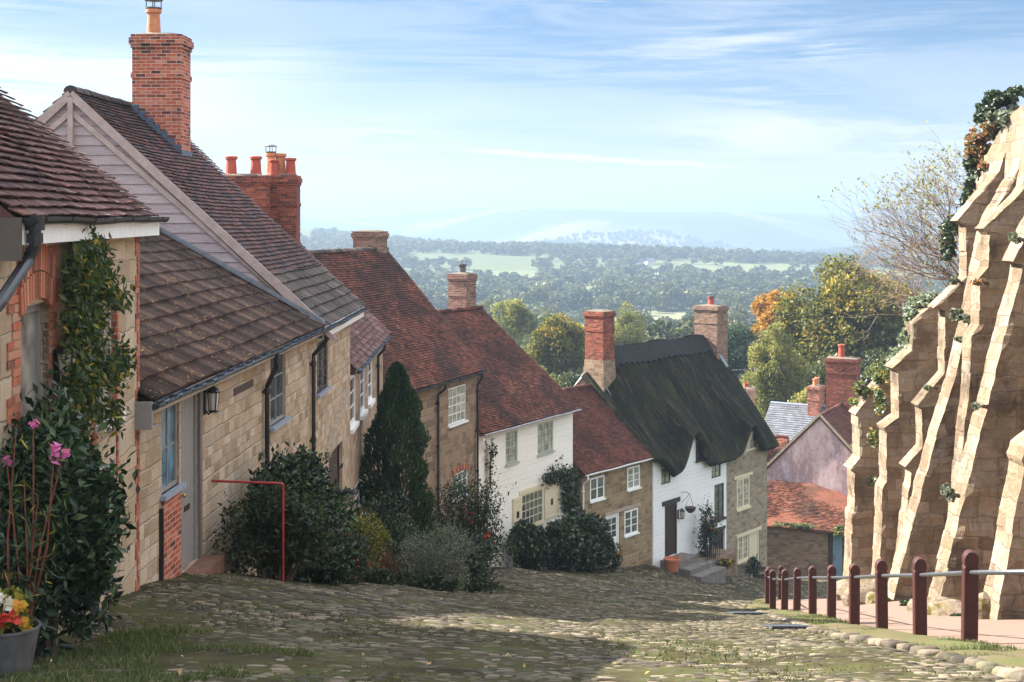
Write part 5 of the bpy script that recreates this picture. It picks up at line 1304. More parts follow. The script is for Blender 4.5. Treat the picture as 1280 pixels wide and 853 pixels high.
LEAF['grass'] = mat_leaf('grass_blades', [(0,(.035,.055,.014)),(.6,(.08,.105,.03)),(1,(.18,.165,.07))], rough=.7, trans=.3)
LEAF['petal_pink'] = mat_leaf('pink_petals', [(0,(.55,.10,.35)),(1,(.7,.22,.5))], trans=.4)
LEAF['petal_red'] = mat_leaf('red_petals', [(0,(.5,.02,.02)),(1,(.65,.10,.05))], trans=.3)
LEAF['petal_orange'] = mat_leaf('orange_petals', [(0,(.6,.22,.02)),(1,(.7,.42,.05))], trans=.3)
LEAF['petal_white'] = mat_leaf('white_petals', [(0,(.7,.68,.6)),(1,(.78,.75,.7))], trans=.3)
LEAF['petal_violet'] = mat_leaf('violet_petals', [(0,(.06,.03,.2)),(1,(.2,.12,.45))], trans=.3)
LEAF['litter'] = mat_leaf('fallen_leaves', [(0,(.20,.08,.02)),(.5,(.36,.18,.04)),(1,(.5,.40,.2))], trans=.1)
LEAF['ivy_pale'] = mat_leaf('variegated_ivy', [(0,(.06,.08,.05)),(.4,(.14,.18,.12)),(1,(.45,.48,.38))], trans=.2)
LEAF['yellow_mix'] = mat_leaf('straw_and_weeds', [(0,(.05,.08,.04)),(.5,(.14,.18,.09)),(.8,(.30,.26,.08)),(1,(.45,.25,.07))], trans=.25)
LEAF['darkmix'] = mat_leaf('dark_tree_leaves', [(0,(.016,.025,.010)),(.5,(.045,.06,.018)),(.9,(.10,.11,.03)),(1,(.22,.16,.04))], trans=.25)
LEAF['valley2'] = mat_leaf('paler_valley_leaves', [(0,(.04,.05,.018)),(.5,(.11,.12,.045)),(.85,(.18,.18,.07)),(1,(.28,.21,.06))], trans=.25)
LEAF['petal_yellow'] = mat_leaf('yellow_petals', [(0,(.6,.35,.02)),(1,(.7,.5,.05))], trans=.3)

def flower_bits(parent, name, pts, size, mat, r, petals=6):
    if name == 'berries': pts = [pts]; 
    for p_ in pts:
        m = MB(); P = np.repeat(np.array(p_, float).reshape(-1, 3), petals, 0); leaves(m, P+r.normal(size=P.shape)*size*.28, size, r, .8, up=.6); o = m.build(name, LEAF[mat], parent)
        if name == 'berries': o['kind'] = 'stuff'
def shrub(name, label, x, y, rad, h, nleaf, size, mat, seed, cat='shrub', nl=26, lr=(.22, .45), stems=9, zoff=0., sprigs=60, aspect=.45, flowers=None, group=None, lean=(0, 0), shell=.45, z=None):
    r = np.random.default_rng(seed); z = (gz(x, y) if z is None else z)+zoff; root = empty(name, (x, y, z), 0, label, cat, group)
    rx, ry = rad; P, d, k = lumps_cloud(r, (lean[0], lean[1], z+h*.46), (rx, ry, h*.60), nl, nleaf, lr, shell)
    P[:, 2] = np.maximum(P[:, 2], z+.02*r.random(len(P)))
    m = MB(); tn = np.clip(r.random(nleaf)*.8+(r.random(nl)[k]-.5)*.5+.1, 0, 1); leaves(m, P, size, r, aspect, d*.7, tn)
    ends = []
    for i in range(sprigs):     # shoots breaking the outline
        j = r.integers(nleaf); b = P[j]; dd = d[j]*.6+np.array([0, 0, .7]); dd /= np.linalg.norm(dd); L_ = h*(.08+.14*r.random()); q = np.linspace(0, 1, 7)[:, None]; pp = b+dd*L_*q+r.normal(size=(7, 3))*size*.25
        leaves(m, pp, size*.9, r, aspect, np.repeat(dd[None], 7, 0)); ends.append(pp[-1])
    m.build('foliage', LEAF[mat], root)
    m = MB()
    for i in range(stems):
        j = r.integers(nleaf); q = P[j]; a = np.array([q[0]*.2, q[1]*.2, z-.1]); mid = (a+q)/2+[0, 0, .1*h]; m.tube([a, mid, q], [.018*h+.006, .012*h+.004, .004], 5, cap=False)
    m.build('stems', M['bark'], root)
    if flowers:
        for fn, cnt, fs, fm in flowers:
            idx = r.integers(0, nleaf, cnt*6); f = P[idx]; f = f[np.argsort(f[:, 1]-.4*f[:, 2]+.8*r.random(len(f)))][:cnt]+d[idx[:cnt]]*0; flower_bits(root, fn, f, fs, fm, r)
    return root
# --- planting along the left side
shrub('laurel_bush', 'dark glossy evergreen bush filling the corner below the first window', *(-3.70, 10.9), (.55, .8), 1.95, 12000, .105, 'dark', 101, nl=50, sprigs=150, lr=(.25, .42), stems=4)
# climber on house 1 (hangs on the wall)
r = np.random.default_rng(102); m = MB(); st = MB(); rt = empty('wall_climber', (F1.P[0], F1.P[1], -4), F1.rz, 'leafy green climber with a few yellow leaves trained up the wall between the two windows', 'climber')
def uvq(u, v, q): s_ = F1.s_of_u(u, q); return s_, F1.z_of(u, v, q)
path = [(100,520),(104,480),(106,440),(108,400),(109,360),(112,330),(117,305)]
cl = []
for i in range(900):
    t = r.random()*(len(path)-1); k = int(t); f = t-k; u = path[k][0]+(path[k+1][0]-path[k][0])*f; v = path[k][1]+(path[k+1][1]-path[k][1])*f
    wd = np.interp(v, [300, 340, 400, 470, 530], [13, 20, 20, 20, 14]); u2 = u+np.clip(r.normal()*.5, -1.1, 1.3)*wd; q = -.05-.22*r.random(); s_, z_ = uvq(u2, v+r.normal()*8, q); cl.append((s_, q, z_))
for (u, v, n_) in ((138,470,60),(150,452,50),(146,372,30),(128,352,50),(135,520,40)):
    for i in range(n_): q = -.1-.25*r.random(); s_, z_ = uvq(u+r.normal()*7, v+r.normal()*9, q); cl.append((s_, q, z_))
cl = np.array(cl); P = np.repeat(cl, 5, 0)+r.normal(size=(len(cl)*5, 3))*.05; leaves(m, P, .09, r, .42, np.tile([[0, -.3, -.6]], (len(P), 1)), up=.1)
m.build('foliage', LEAF['climber'], rt)
for k in range(5):
    pts = []
    for (u, v) in [(90,720)]+path: s_, z_ = uvq(u+r.normal()*4, v, -.06); pts.append((s_, -.04-.05*r.random(), z_))
    st.tube(pts, [.03, .022, .02, .018, .014, .012, .01, .006], 6, cap=False)
st.build('stems', M['bark'], rt)

x0, y0 = -3.60, 9.75; zg = gz(x0, y0)
def pot(name, label, x, y, z, prof, mat, cat='plant pot', sq=False, group=None):
    m = MB(); n_ = 4 if sq else 20; m.lathe((0, 0, 0), prof, n_); o = m.build(name, mat, zb=0)
    if sq: o.rotation_euler = (0, 0, R(45))
    o.location = (x, y, z); return tag(o, label, cat, group)
pot('zinc_planter', 'dark flared zinc planter standing at the bottom corner by the evergreen bush', x0, y0, zg-.02, [(0,0),(.13,0),(.135,.01),(.205,.375),(.215,.38),(.215,.395),(.2,.395),(.19,.33),(0,.33)], M['galv'])
pot('stone_pot', 'pale cream flowerpot partly hidden in front of the zinc planter', x0-.26, y0-.75, gz(x0-.26, y0-.75)-.02, [(0,0),(.13,0),(.17,.30),(.19,.31),(.19,.35),(.165,.35),(.15,.29),(0,.29)], M['stone_trim'])
r = np.random.default_rng(104)
rt = empty('begonia', (x0-.04, y0, zg+.3), 0, 'begonia with green leaves and white, orange and red blooms in the zinc planter', 'flower'); m = MB()
P, d, k = lumps_cloud(r, (0, 0, zg+.42), (.2, .2, .19), 8, 420, (.4, .6)); leaves(m, P, .09, r, .8, d, None); m.build('foliage', LEAF['yellow'], rt)
flower_bits(rt, 'bloom', [(.02,-.12,zg+.60),(.06,-.1,zg+.52)], .08, 'petal_white', r, 10); flower_bits(rt, 'bloom', [(.1,-.1,zg+.52),(.16,-.15,zg+.56),(.15,-.05,zg+.42)], .07, 'petal_orange', r, 9); flower_bits(rt, 'bloom', [(.04,-.2,zg+.47),(-.05,-.2,zg+.43),(.12,-.2,zg+.5)], .07, 'petal_red', r, 9)
# cosmos: tall wiry plant with pink flowers
rt = empty('cosmos_plant', (-3.72, 10.3, gz(-3.72, 10.3)), 0, 'tall feathery cosmos with reddish stems and pink flowers before the evergreen bush', 'flower'); m = MB(); g = MB(); z = gz(-3.72, 10.3); ends = []
for k in range(8):
    u, v = [(68,560),(42,530),(78,572),(8,575),(30,600),(20,540),(48,620),(60,640)][k]; e = np.array(rp(u, v, 10.2))-np.array([-3.72, 10.3, 0]); b = np.array([.0+.03*r.normal(), 0, z-.05]); md = (b+e)/2+np.array([.04*r.normal(), 0, .12])
    m.tube([b, md*.5+b*.5, md, e], [.012, .010, .008, .004], 5, cap=False); ends.append(e)
    t = r.random(90); pp = b*(1-t)[:, None]+e*t[:, None]; pp = pp[t > .35]+r.normal(size=(int((t > .35).sum()), 3))*.06; leaves(g, pp, .10, r, .12)
m.build('stems', M['red_stem'], rt); g.build('foliage', LEAF['climber'], rt)
flower_bits(rt, 'bloom', [ends[0], ends[2], ends[0]+[.03, -.03, -.03]], .07, 'petal_pink', r, 9); flower_bits(rt, 'bloom', [ends[1]], .05, 'petal_pink', r, 8); flower_bits(rt, 'bloom', [ends[3]], .05, 'petal_pink', r, 8)

shrub('camellia_bush', 'large dark glossy bush standing under the downpipe of the low cottage', -3.38, 20.8, (.95, 1.2), 1.8, 9000, .115, 'dark', 105, nl=44, sprigs=240, lean=(.1, 0), aspect=.5)
shrub('viburnum_bush', 'low dense bush with small leaves in front of the large glossy bush', -3.35, 19.4, (.85, .7), 1.3, 7000, .08, 'mid', 106, nl=40, sprigs=120)
shrub('berry_bush', 'loose reddening bush with berries and a few red sprigs at the street edge', -2.85, 22.8, (.75, .8), 1.15, 4500, .075, 'mid', 107, nl=30, sprigs=160, flowers=[('berries', 50, .045, 'petal_red')], shell=.2)
shrub('red_leaved_bush', 'small red-leaved bush beside the street between green bushes', -2.82, 23.6, (.45, .4), .8, 1600, .07, 'red', 108, nl=18, sprigs=60)
shrub('golden_box_bush', 'clipped rounded yellow-green bush between the red-sprigged bush and the conifer', -2.95, 26.5, (.62, .62), 1.45, 7500, .06, 'yellow', 109, nl=60, lr=(.3, .38), sprigs=20, shell=.75)
shrub('lavender_bush', 'sprawling grey-green bush with tangled bare twigs below the conifer', -1.7, 30.5, (1.05, 1.0), 1.4, 9000, .07, 'grey', 110, nl=46, sprigs=220, aspect=.25, stems=40)
shrub('reddish_heather', 'low reddish-purple plant at the foot of the grey-green bush', -2.8, 29.6, (.6, .5), .9, 2200, .06, 'red', 111, nl=20, sprigs=60, aspect=.3)
shrub('rose_bush', 'tall open rose bush with dark leaves and a few pink blooms before the whitewashed house', -1.35, 38.5, (1.75, 1.4), 3.0, 9500, .095, 'mid', 112, nl=44, sprigs=330, flowers=[('bloom', 9, .12, 'petal_red'), ('bloom', 5, .09, 'petal_pink')], stems=30, shell=.2, lr=(.2, .42))
shrub('dark_bush', 'low dark bush between the rose bush and the grey-green bush', -1.3, 35.0, (1.1, .9), 1.5, 5500, .08, 'dark', 113, nl=30, sprigs=100)
shrub('dark_backing_bush', 'dark leafy bush at the foot of the conifer', -3.1, 33.0, (1.2, 1.2), 2.1, 6500, .10, 'dark', 114, nl=34, sprigs=120)
# low weeds in front of bushes
for i, (x, y, w_, n_) in enumerate([(-1.7, 29.5, .8, 1500), (-2.4, 25.5, .6, 1000), (-2.9, 21.2, .6, 900), (-.9, 33.2, .7, 1000)]):
    shrub('ground_weeds', 'low leafy weeds along the edge of the setts', x, y, (w_, .35), .38, n_, .085, 'mid', 120+i, cat='weeds', nl=26, sprigs=20, stems=3, group='patches of low weeds along the bushes', aspect=.6)
# conifer
def conifer():
    r = np.random.default_rng(130); x, y = -3.05, 36.0; z = gz(x, y); H = 5.7; root = empty('conifer', (x, y, z), 0, 'tall bushy dark green conifer standing between the narrow house and the brown stone house', 'tree')
    m = MB(); n_ = 20000; zz = (r.random(n_)**.9); th_ = r.random(n_)*2*np.pi
    prof = .86*(1-np.clip(zz, 0, 1)**3.4)**.62*(.80+.2*np.sin(np.pi*np.clip(zz*1.2, 0, 1)))
    lump = 1+.20*np.sin(th_*3+zz*9)+.14*np.sin(th_*7-zz*23+1)+.1*np.sin(zz*40+th_*2); rr_ = prof*lump*(.70+.34*r.random(n_)**.5)
    P = np.stack([np.cos(th_)*rr_*.98, np.sin(th_)*rr_*.98, z+.15+zz*H], -1); out = np.stack([np.cos(th_)*.5, np.sin(th_)*.5, np.full(n_, 1.1)], -1)
    tn = np.clip(.5*r.random(n_)+.5*lump-.25, 0, 1); leaves(m, P, .15, r, .28, out, tn, up=0); m.build('crown', LEAF['conifer'], root)
    m = MB(); m.tube([(0, 0, z-.2), (0, 0, z+H*.8)], [.14, .03], 8); m.build('trunk', M['bark'], root)
    # second stem lobe
    return root
conifer()
# clipped ivy hedge in front of houses 5 and 6
def hedge():
    r = np.random.default_rng(131); x, y = 1.55, 53.8; z = -14.2; root = empty('ivy_hedge', (x, y, z), 0, 'dense rounded ivy hedge in front of the white house and beside the white door', 'hedge')
    m = MB()
    cen = [(-.9, -1.2, .9, 1.0, 1.1), (.35, -.2, 1.0, 1.05, 1.2), (1.15, .9, 1.15, 1.0, 1.45), (1.75, 1.75, .95, .8, 1.35)]
    for i, (cx, cy, rx, ry, rz_) in enumerate(cen):
        P, d, k = lumps_cloud(r, (cx, cy, gz(x+cx, y+cy)+rz_*.75), (rx, ry, rz_), 60, 9000, (.26, .36), .8); k = P[:, 2] > gz(x+cx, y+cy)-.3; leaves(m, P[k], .13, r, .8, d[k]*.8)
    m.build('foliage', LEAF['ivy'], root)
    m = MB(); [m.tube([(a, b, z-.6), (a*1.1, b, z+1)], [.05, .02], 5) for a, b in ((-.8,-1.1),(.3,-.2),(1.2,.9),(1.7,1.7))]; m.build('stems', M['bark'], root)
hedge()
def wall_ivy(name, label, F, pts, n_, size, mat, seed, q0=.25, cat='climber', rootz=-14):
    r = np.random.default_rng(seed); root = empty(name, (F.P[0], F.P[1], rootz), F.rz, label, cat); m = MB(); V = []
    for (u, v, su, sv, w_) in pts:
        k = int(n_*w_); us = u+r.normal(size=k)*su; vs = v+r.normal(size=k)*sv
        for a, b in zip(us, vs): q = -.03-q0*r.random(); V.append((F.s_of_u(a, q), q, F.z_of(a, b, q)))
    V = np.array(V); P = np.repeat(V, 3, 0)+r.normal(size=(len(V)*3, 3))*size*.7; leaves(m, P, size, r, .8, np.tile([[0, -.6, 0]], (len(P), 1)), up=.1); m.build('foliage', LEAF[mat], root)
    m = MB(); lo = max(pts, key=lambda p: p[1]); hi = min(pts, key=lambda p: p[1])
    m.tube([(F.s_of_u(lo[0]), -.04, F.z_of(lo[0], lo[1]+30)), (F.s_of_u(lo[0]), -.04, F.z_of(lo[0], lo[1])), (F.s_of_u(hi[0]), -.04, F.z_of(hi[0], hi[1]))], [.04, .03, .01], 6); m.build('stems', M['bark'], root)
    return root
wall_ivy('ivy', 'dark ivy climbing the lower corner of the white house beside the shutter', F5, [(712, 618, 5, 14, .5), (700, 594, 10, 4, .2), (713, 598, 5, 5, .2), (688, 600, 4, 3, .08)], 900, .12, 'ivy', 132, .2)
wall_ivy('thin_rose', 'thin climbing rose on the pale corner pipe of the white house', F5, [(612, 580, 2, 14, .5), (616, 560, 2, 8, .3)], 70, .10, 'mid', 133, .15)
shrub('door_plant', 'small flowering plant between the ivy hedge and the white door', 4.3, 57.6, (.5, .4), 1.3, 900, .11, 'mid', 134, nl=14, sprigs=30, flowers=[('bloom', 5, .1, 'petal_orange')])
# thatched house front garden
o7 = F7.w(F7.s_of_u(869), -.7)
shrub('climbing_rose', 'tall airy rose bush with orange and yellow blooms against the whitewashed wall', o7[0], o7[1], (.62, .45), 2.9, 1500, .12, 'mid', 135, nl=26, sprigs=220, shell=.1, lr=(.15, .4), flowers=[('bloom', 8, .13, 'petal_orange')], z=-16.7)
o7 = F7.w(F7.s_of_u(866), -1.5); shrub('marigolds', 'low clump of yellow and orange flowers at the foot of the tall rose', o7[0], o7[1], (.7, .4), .7, 900, .1, 'mid', 136, nl=12, sprigs=20, flowers=[('bloom', 16, .14, 'petal_yellow')], z=-16.75)
o7 = F7.w(F7.s_of_u(928), -.7); shrub('potted_shrub', 'dark leafy shrub below the lower cream window of the stone end', o7[0], o7[1], (.75, .45), 1.1, 1800, .1, 'dark', 137, nl=16, z=-18.3, sprigs=30)
# terrace and steps before the dark door
s0, s1 = F7.s_of_u(818), F7.s_of_u(874)
rt = empty('front_terrace', (F7.P[0], F7.P[1], -17), F7.rz, 'grey stone steps and low rough terrace before the dark door of the thatched house', 'steps')
dd = w7['door']; m = MB(); m.box((dd[0]-.4, -.9, dd[2]-1.5), (dd[1]+.4, .0, dd[2]-.02)); m.box((dd[0]-.2, -1.5, dd[2]-1.8), (dd[1]+.9, -.9, dd[2]-.3)); m.box((dd[0]-.1, -2.0, dd[2]-2), (dd[1]+1.1, -1.5, dd[2]-.55)); m.build('step', M['step_grey'], rt)
m = MB(); m.box((dd[1]+.42, -1.3, -19), (w7['garage'][0]-.15, .0, dd[2]-.35)); m.build('terrace_wall', M['stone_garden'], rt)
def rail_fence():
    a = dd[1]+.5; b = a+1.3; m = MB(); z0 = dd[2]-.35
    for k in range(8):
        x = a+(b-a)*k/7; m.tube([(x, -1.25, z0), (x, -1.25, z0+.75)], .014, 5)
    for k in range(0, 6, 2):
        x = a+(b-a)*k/7; x2 = a+(b-a)*(k+2)/7; m.tube([(x+(x2-x)*(1-math.cos(t))/2, -1.25, z0+.75+.16*math.sin(t)) for t in np.linspace(0, math.pi, 8)], .014, 5)
    m.tube([(a, -1.25, z0+.15), (b, -1.25, z0+.15)], .014, 5); m.tube([(a, -1.25, z0+.6), (b, -1.25, z0+.6)], .014, 5)
    rt2 = m.build('garden_railing', M['black'], zb=0); rt2.location = (F7.P[0], F7.P[1], 0); rt2.rotation_euler = (0, 0, F7.rz); tag(rt2, 'black hooped iron railing beside the dark front door', 'railing')
rail_fence()
p = F7.w(F7.s_of_u(821.5), -.8); pot('terracotta_pot', 'wide terracotta pot at the white corner beside the dark door', p[0], p[1], F7.z_of(821, 711)-.0+.0, [(0,0),(.26,0),(.36,.5),(.40,.51),(.40,.6),(.35,.6),(.32,.5),(0,.5)], M['terracotta'])
p = F7.w(F7.s_of_u(936), -.7); pot('brown_pot', 'brown pot by the cream door of the stone end', p[0], p[1], -18.75, [(0,0),(.2,0),(.27,.42),(.29,.43),(.29,.48),(.25,.48),(.23,.4),(0,.4)], M['dark_wood'])
# lanterns and hanging basket
def lantern(F, u, v, q, s, label, name='wall_lantern', bracket=True):
    a = F.s_of_u(u, q); z = F.z_of(u, v, q); P = F.w(a, 0); root = empty(name, (P[0], P[1], z), F.rz, label, 'lantern'); ZB[root.name] = 0; m = MB()
    m.box((-.04*s, -.03, -.16*s), (.04*s, .0, .16*s)); m.tube([(0, -.02, -.1*s), (0, q*.5, -.16*s), (0, q, -.12*s)], .015*s, 6); m.tube([(0, -.02, .12*s), (0, q*.6, .2*s), (0, q, .2*s)], .014*s, 6)
    m.lathe((0, q, 0), [(0,.24*s),(.02*s,.235*s),(.03*s,.20*s),(.08*s,.17*s),(.095*s,.14*s),(.09*s,.13*s),(0,.13*s)], 8); m.lathe((0, q, 0), [(0,-.13*s),(.065*s,-.13*s),(.07*s,-.11*s),(.06*s,-.10*s),(0,-.10*s)], 8)
    for k in range(4):
        t = k*math.pi/2+math.pi/4; m.tube([(.062*s*math.cos(t), q+.062*s*math.sin(t), -.11*s), (.085*s*math.cos(t), q+.085*s*math.sin(t), .14*s)], .008*s, 4)
    m.build('bracket', M['black'], root)
    m = MB(); m.lathe((0, q, 0), [(.055*s,-.10*s),(.075*s,.13*s)], 8); m.build('glass_shade', M['glass_lamp'], root)
lantern(FA, 266.5, 503, -.13, 1.05, 'black cylindrical wall lantern to the right of the grey door under the low eave')
lantern(F7, 853, 644, -.25, 1.35, 'black coach lantern beside the dark door of the thatched house')
lantern(F1, 83, 462, -.12, 1.1, 'dark wall lantern half hidden by the climber beside the first window')
a = F7.s_of_u(863, -.5); P = F7.w(a, 0); z = F7.z_of(863, 632, -.5); root = empty('hanging_basket', (P[0], P[1], z), F7.rz, 'small dark hanging basket on a scrolled bracket on the white wall', 'basket'); ZB[root.name] = 0; m = MB()
m.lathe((0, -.5, -.35), [(0,-.02),(.12,.02),(.22,.12),(.27,.27),(.25,.27),(0,.22)], 12); m.build('basket', M['dark_wood'], root)
m = MB(); m.tube([(0,-.02,.55),(0,-.3,.62),(0,-.5,.5)], .016, 5); m.tube([(0,-.02,.1),(0,-.25,.3),(0,-.45,.55)], .012, 5); [m.tube([(.25*math.cos(t), -.5+.25*math.sin(t), -.08), (0, -.5, .48)], .007, 4) for t in (0, 2.1, 4.2)]; m.build('bracket', M['black'], root)
# red handrail by the big bush
m = MB(); B = np.array(rp(354, 604.5, 18.9)); A = np.array([B[0]-1.02, B[1]+.1, B[2]+.015])
m.tube([A, B+[-.02, 0, 0], B+[0, 0, -.015], [B[0], B[1], gz(B[0], B[1])-.1]], .017, 8); tag(m.build('red_handrail', M['red_pole'], zb=0), 'old red painted metal handrail standing in front of the large glossy bush', 'handrail')
# trough of violets on the wall of the narrow house
P = rp(427, 622, 27.5); m = MB(); root = empty('flower_trough', (P[0], P[1], P[2]-.12), 0, 'row of small terracotta pots with dark violets on a wooden shelf by the doorway', 'planter')
m.box((-.30, -.12, P[2]-.14), (.25, .12, P[2]-.11)); m.tube([(-.28, .1, P[2]-.12), (-.34, .3, P[2]-.9)], .02, 5); m.build('shelf', M['dark_wood'], root)
for k in range(4):
    m = MB(); m.lathe((-.22+.135*k, -.02, P[2]-.11), [(0,0),(.045,0),(.062,.10),(.068,.10),(.068,.13),(.055,.13),(0,.11)], 12); m.build('pot', M['terracotta'], root)
m = MB(); PP = np.stack([r.uniform(-.3, .28, 260), r.uniform(-.12, .1, 260), P[2]+.05+.10*r.random(260)], -1); leaves(m, PP, .06, r, .6); m.build('foliage', LEAF['dark'], root)
flower_bits(root, 'bloom', [(r.uniform(-.28, .25), -.1, P[2]+.12+.05*r.random()) for _ in range(14)], .055, 'petal_violet', r, 5)

# ================================================================== wall vegetation
def free_ivy(name, label, blobs, size, mat, seed, cat='ivy', stems=None, loc=None, group=None):
    r = np.random.default_rng(seed); loc = loc or rp(*blobs[0][:3]); root = empty(name, loc, 0, label, cat, group); m = MB()
    for (u, v, y, ru, rv, ry, n_) in blobs:
        c = np.array(rp(u, v, y)); P, d, k = lumps_cloud(r, c-[loc[0], loc[1], 0], (ru/FP*y, ry, rv/FP*y), 14, n_, (.25, .5), .3); leaves(m, P, size, r, .8, d*.6)
    m.build('foliage', LEAF[mat], root)
    m = MB(); b = np.array(rp(*blobs[0][:3]))-[loc[0], loc[1], 0]
    for (u, v, y, ru, rv, ry, n_) in blobs:
        c = np.array(rp(u, v, y))-[loc[0], loc[1], 0]; m.tube([c+[.3, .2, -.5*rv/FP*y], c+[.1, 0, 0], c+[-.1, 0, .4*rv/FP*y]], [.05, .03, .01], 5)
    m.build('stems', M['bark'], root); return root
free_ivy('ivy', 'dark ivy bush crowning the highest corner of the buttressed wall', [(1252,124,37,22,14,.9,2600),(1234,132,37,10,12,.7,900),(1226,148,37.5,8,8,.5,500),(1270,116,37,10,8,.6,600)], .105, 'ivy', 201)
free_ivy('leafy_shrub', 'bright grey-green shrub growing just under the dark ivy on the wall top', [(1250,146,36.5,18,13,.6,700),(1265,140,36.5,10,10,.5,300)], .14, 'grey', 208, cat='shrub')
free_ivy('red_creeper', 'rust-red creeper hanging down the end of the high wall', [(1238,165,38.2,15,18,.6,1300),(1226,190,38.5,18,24,.6,1700),(1232,206,38,14,12,.6,500),(1218,172,38.6,9,12,.5,300)], .11, 'ivy_red', 202, cat='creeper')
free_ivy('ivy', 'green ivy trailing down beside the red creeper to the bare tree', [(1218,205,38.7,12,16,.6,600),(1217,232,39,12,16,.6,600),(1208,250,39.3,9,10,.5,300),(1246,170,38,7,24,.4,400),(1190,285,40,12,18,.6,550),(1185,310,40.5,9,20,.5,450)], .14, 'ivy', 203)
free_ivy('ivy', 'pale variegated ivy capping the lower end pier of the wall', [(1150,377,40.2,16,7,.7,700),(1165,372,40,12,5,.6,400),(1128,470,41,7,10,.4,250),(1138,395,40.2,9,16,.5,500),(1132,425,40.3,8,18,.5,450),(1120,448,41,10,12,.5,350)], .13, 'ivy_pale', 204)
free_ivy('wall_weeds', 'mixed green and straw weeds over the broken end of the wall above the pink gable', [(1098,470,44.5,16,16,.7,800),(1078,488,45.2,12,12,.6,500),(1100,500,43.5,8,18,.5,450),(1085,580,45.5,12,10,.5,500),(1092,548,44,8,14,.4,400),(1108,455,43.5,10,8,.5,300),(1070,505,46,9,9,.5,300),(1075,560,46,8,12,.5,300),(1088,600,45,6,8,.4,160),(1112,470,42,8,14,.5,350)], .15, 'yellow_mix', 205, cat='weeds')
for i, (u, v, y, a, b, n_) in enumerate([(1184,617,28.1,10,12,380),(1196,395,32.9,11,9,380),(1212,401,32.6,9,8,260),(1269,298,28,8,9,260),(1220,508,28.2,4,5,90),(1199,424,33,8,5,150),(1192,352,36,8,6,160),(1222,353,31,5,5,90),(1160,485,36,5,4,90)]):
    lab = ['round pale green plant rooted halfway down a buttress face', 'leafy tuft on the ledge between two upper buttresses', 'smaller leafy tuft beside the ledge plant', 'green tuft high on the right buttress', 'tiny tuft of leaves on the long sloping buttress', 'low trailing tuft under the ledge plants', 'tuft growing on the sloping coping near the bare tree', 'little orange-brown tuft on a narrow coping', 'tiny green tuft on a low coping stone'][i]
    free_ivy('wall_plant', lab, [(u, v, y, a, b, .25, n_)], .10 if i else .09, 'grey' if i != 7 else 'ivy_red', 220+i, cat='wall plant', group='small plants growing out of the old wall')
free_ivy('roof_weeds', 'straw-coloured weeds along the top of the rough stone wall below the bright red tiles', [(1000,658,75.6,22,4,.3,500),(975,656,75.6,12,3,.3,250),(1050,664,75.4,12,7,.4,400)], .13, 'yellow_mix', 241, cat='weeds')
free_ivy('path_weeds', 'green weeds on the stones at the wall foot beside the path', [(1140,757,31,16,6,.5,600),(1200,772,26,10,3,.3,250)], .10, 'mid', 240, cat='weeds')

# bare twiggy tree by the wall end
def twig_tree():
    r = np.random.default_rng(210); b = np.array(rp(1226, 345, 42.5)); loc = (b[0], b[1], b[2]-1); root = empty('bare_tree', loc, 0, 'spindly half-bare tree with pale twigs and few yellow leaves reaching out over the valley', 'tree'); m = MB(); tips = []
    b = np.array([0, 0, b[2]-1.])
    def grow(p, d, L_, rad, lv):
        n_ = 5; pts = [p]; q = p.copy(); dd = d.copy()
        for i in range(n_):
            dd = dd+r.normal(size=3)*.16+np.array([-.03, 0, .05]); dd /= np.linalg.norm(dd); q = q+dd*L_/n_; pts.append(q.copy())
        m.tube(pts, list(np.linspace(rad, rad*.5, n_+1)), 5 if lv < 3 else 3, cap=False)
        if lv >= 5: tips.append(pts[-1]); tips.append(pts[-3]); return
        for k in range(3 if lv < 4 else 2):
            i = r.integers(1, n_+1) if k else n_; nd = dd*.8+unit(1, r)[0]*.75+np.array([-.15, -.05, .05]); nd /= np.linalg.norm(nd); grow(pts[i], nd, L_*(.62+.2*r.random()), max(rad*.55, .006), lv+1)
    for d, L_ in (((-.4, .1, .95), 2.5), ((-.65, -.1, .75), 2.3), ((-.85, 0, .4), 2.0), ((-.15, -.1, 1), 2.2), ((-.55, 0, .85), 2.1), ((-.75, .1, .65), 1.9), ((-.25, 0, 1), 2.4), ((-.95, -.1, .25), 1.7), ((-.1, .1, 1), 2.7), ((-.9, .2, .5), 1.9), ((-1., 0, .02), 1.5)):
        d = np.array(d); grow(b+r.normal(size=3)*.15, d/np.linalg.norm(d), L_*.88, .05, 0)
    m.build('branches', M['twig'], root); tips = np.array(tips); m = MB(); k = r.random(len(tips)) < (.12+.6*(tips[:, 2] > np.quantile(tips[:, 2], .7))); P = np.repeat(tips[k], 2, 0); leaves(m, P+r.normal(size=P.shape)*.06, .09, r, .6); m.build('leaves', LEAF['birch'], root)
twig_tree()

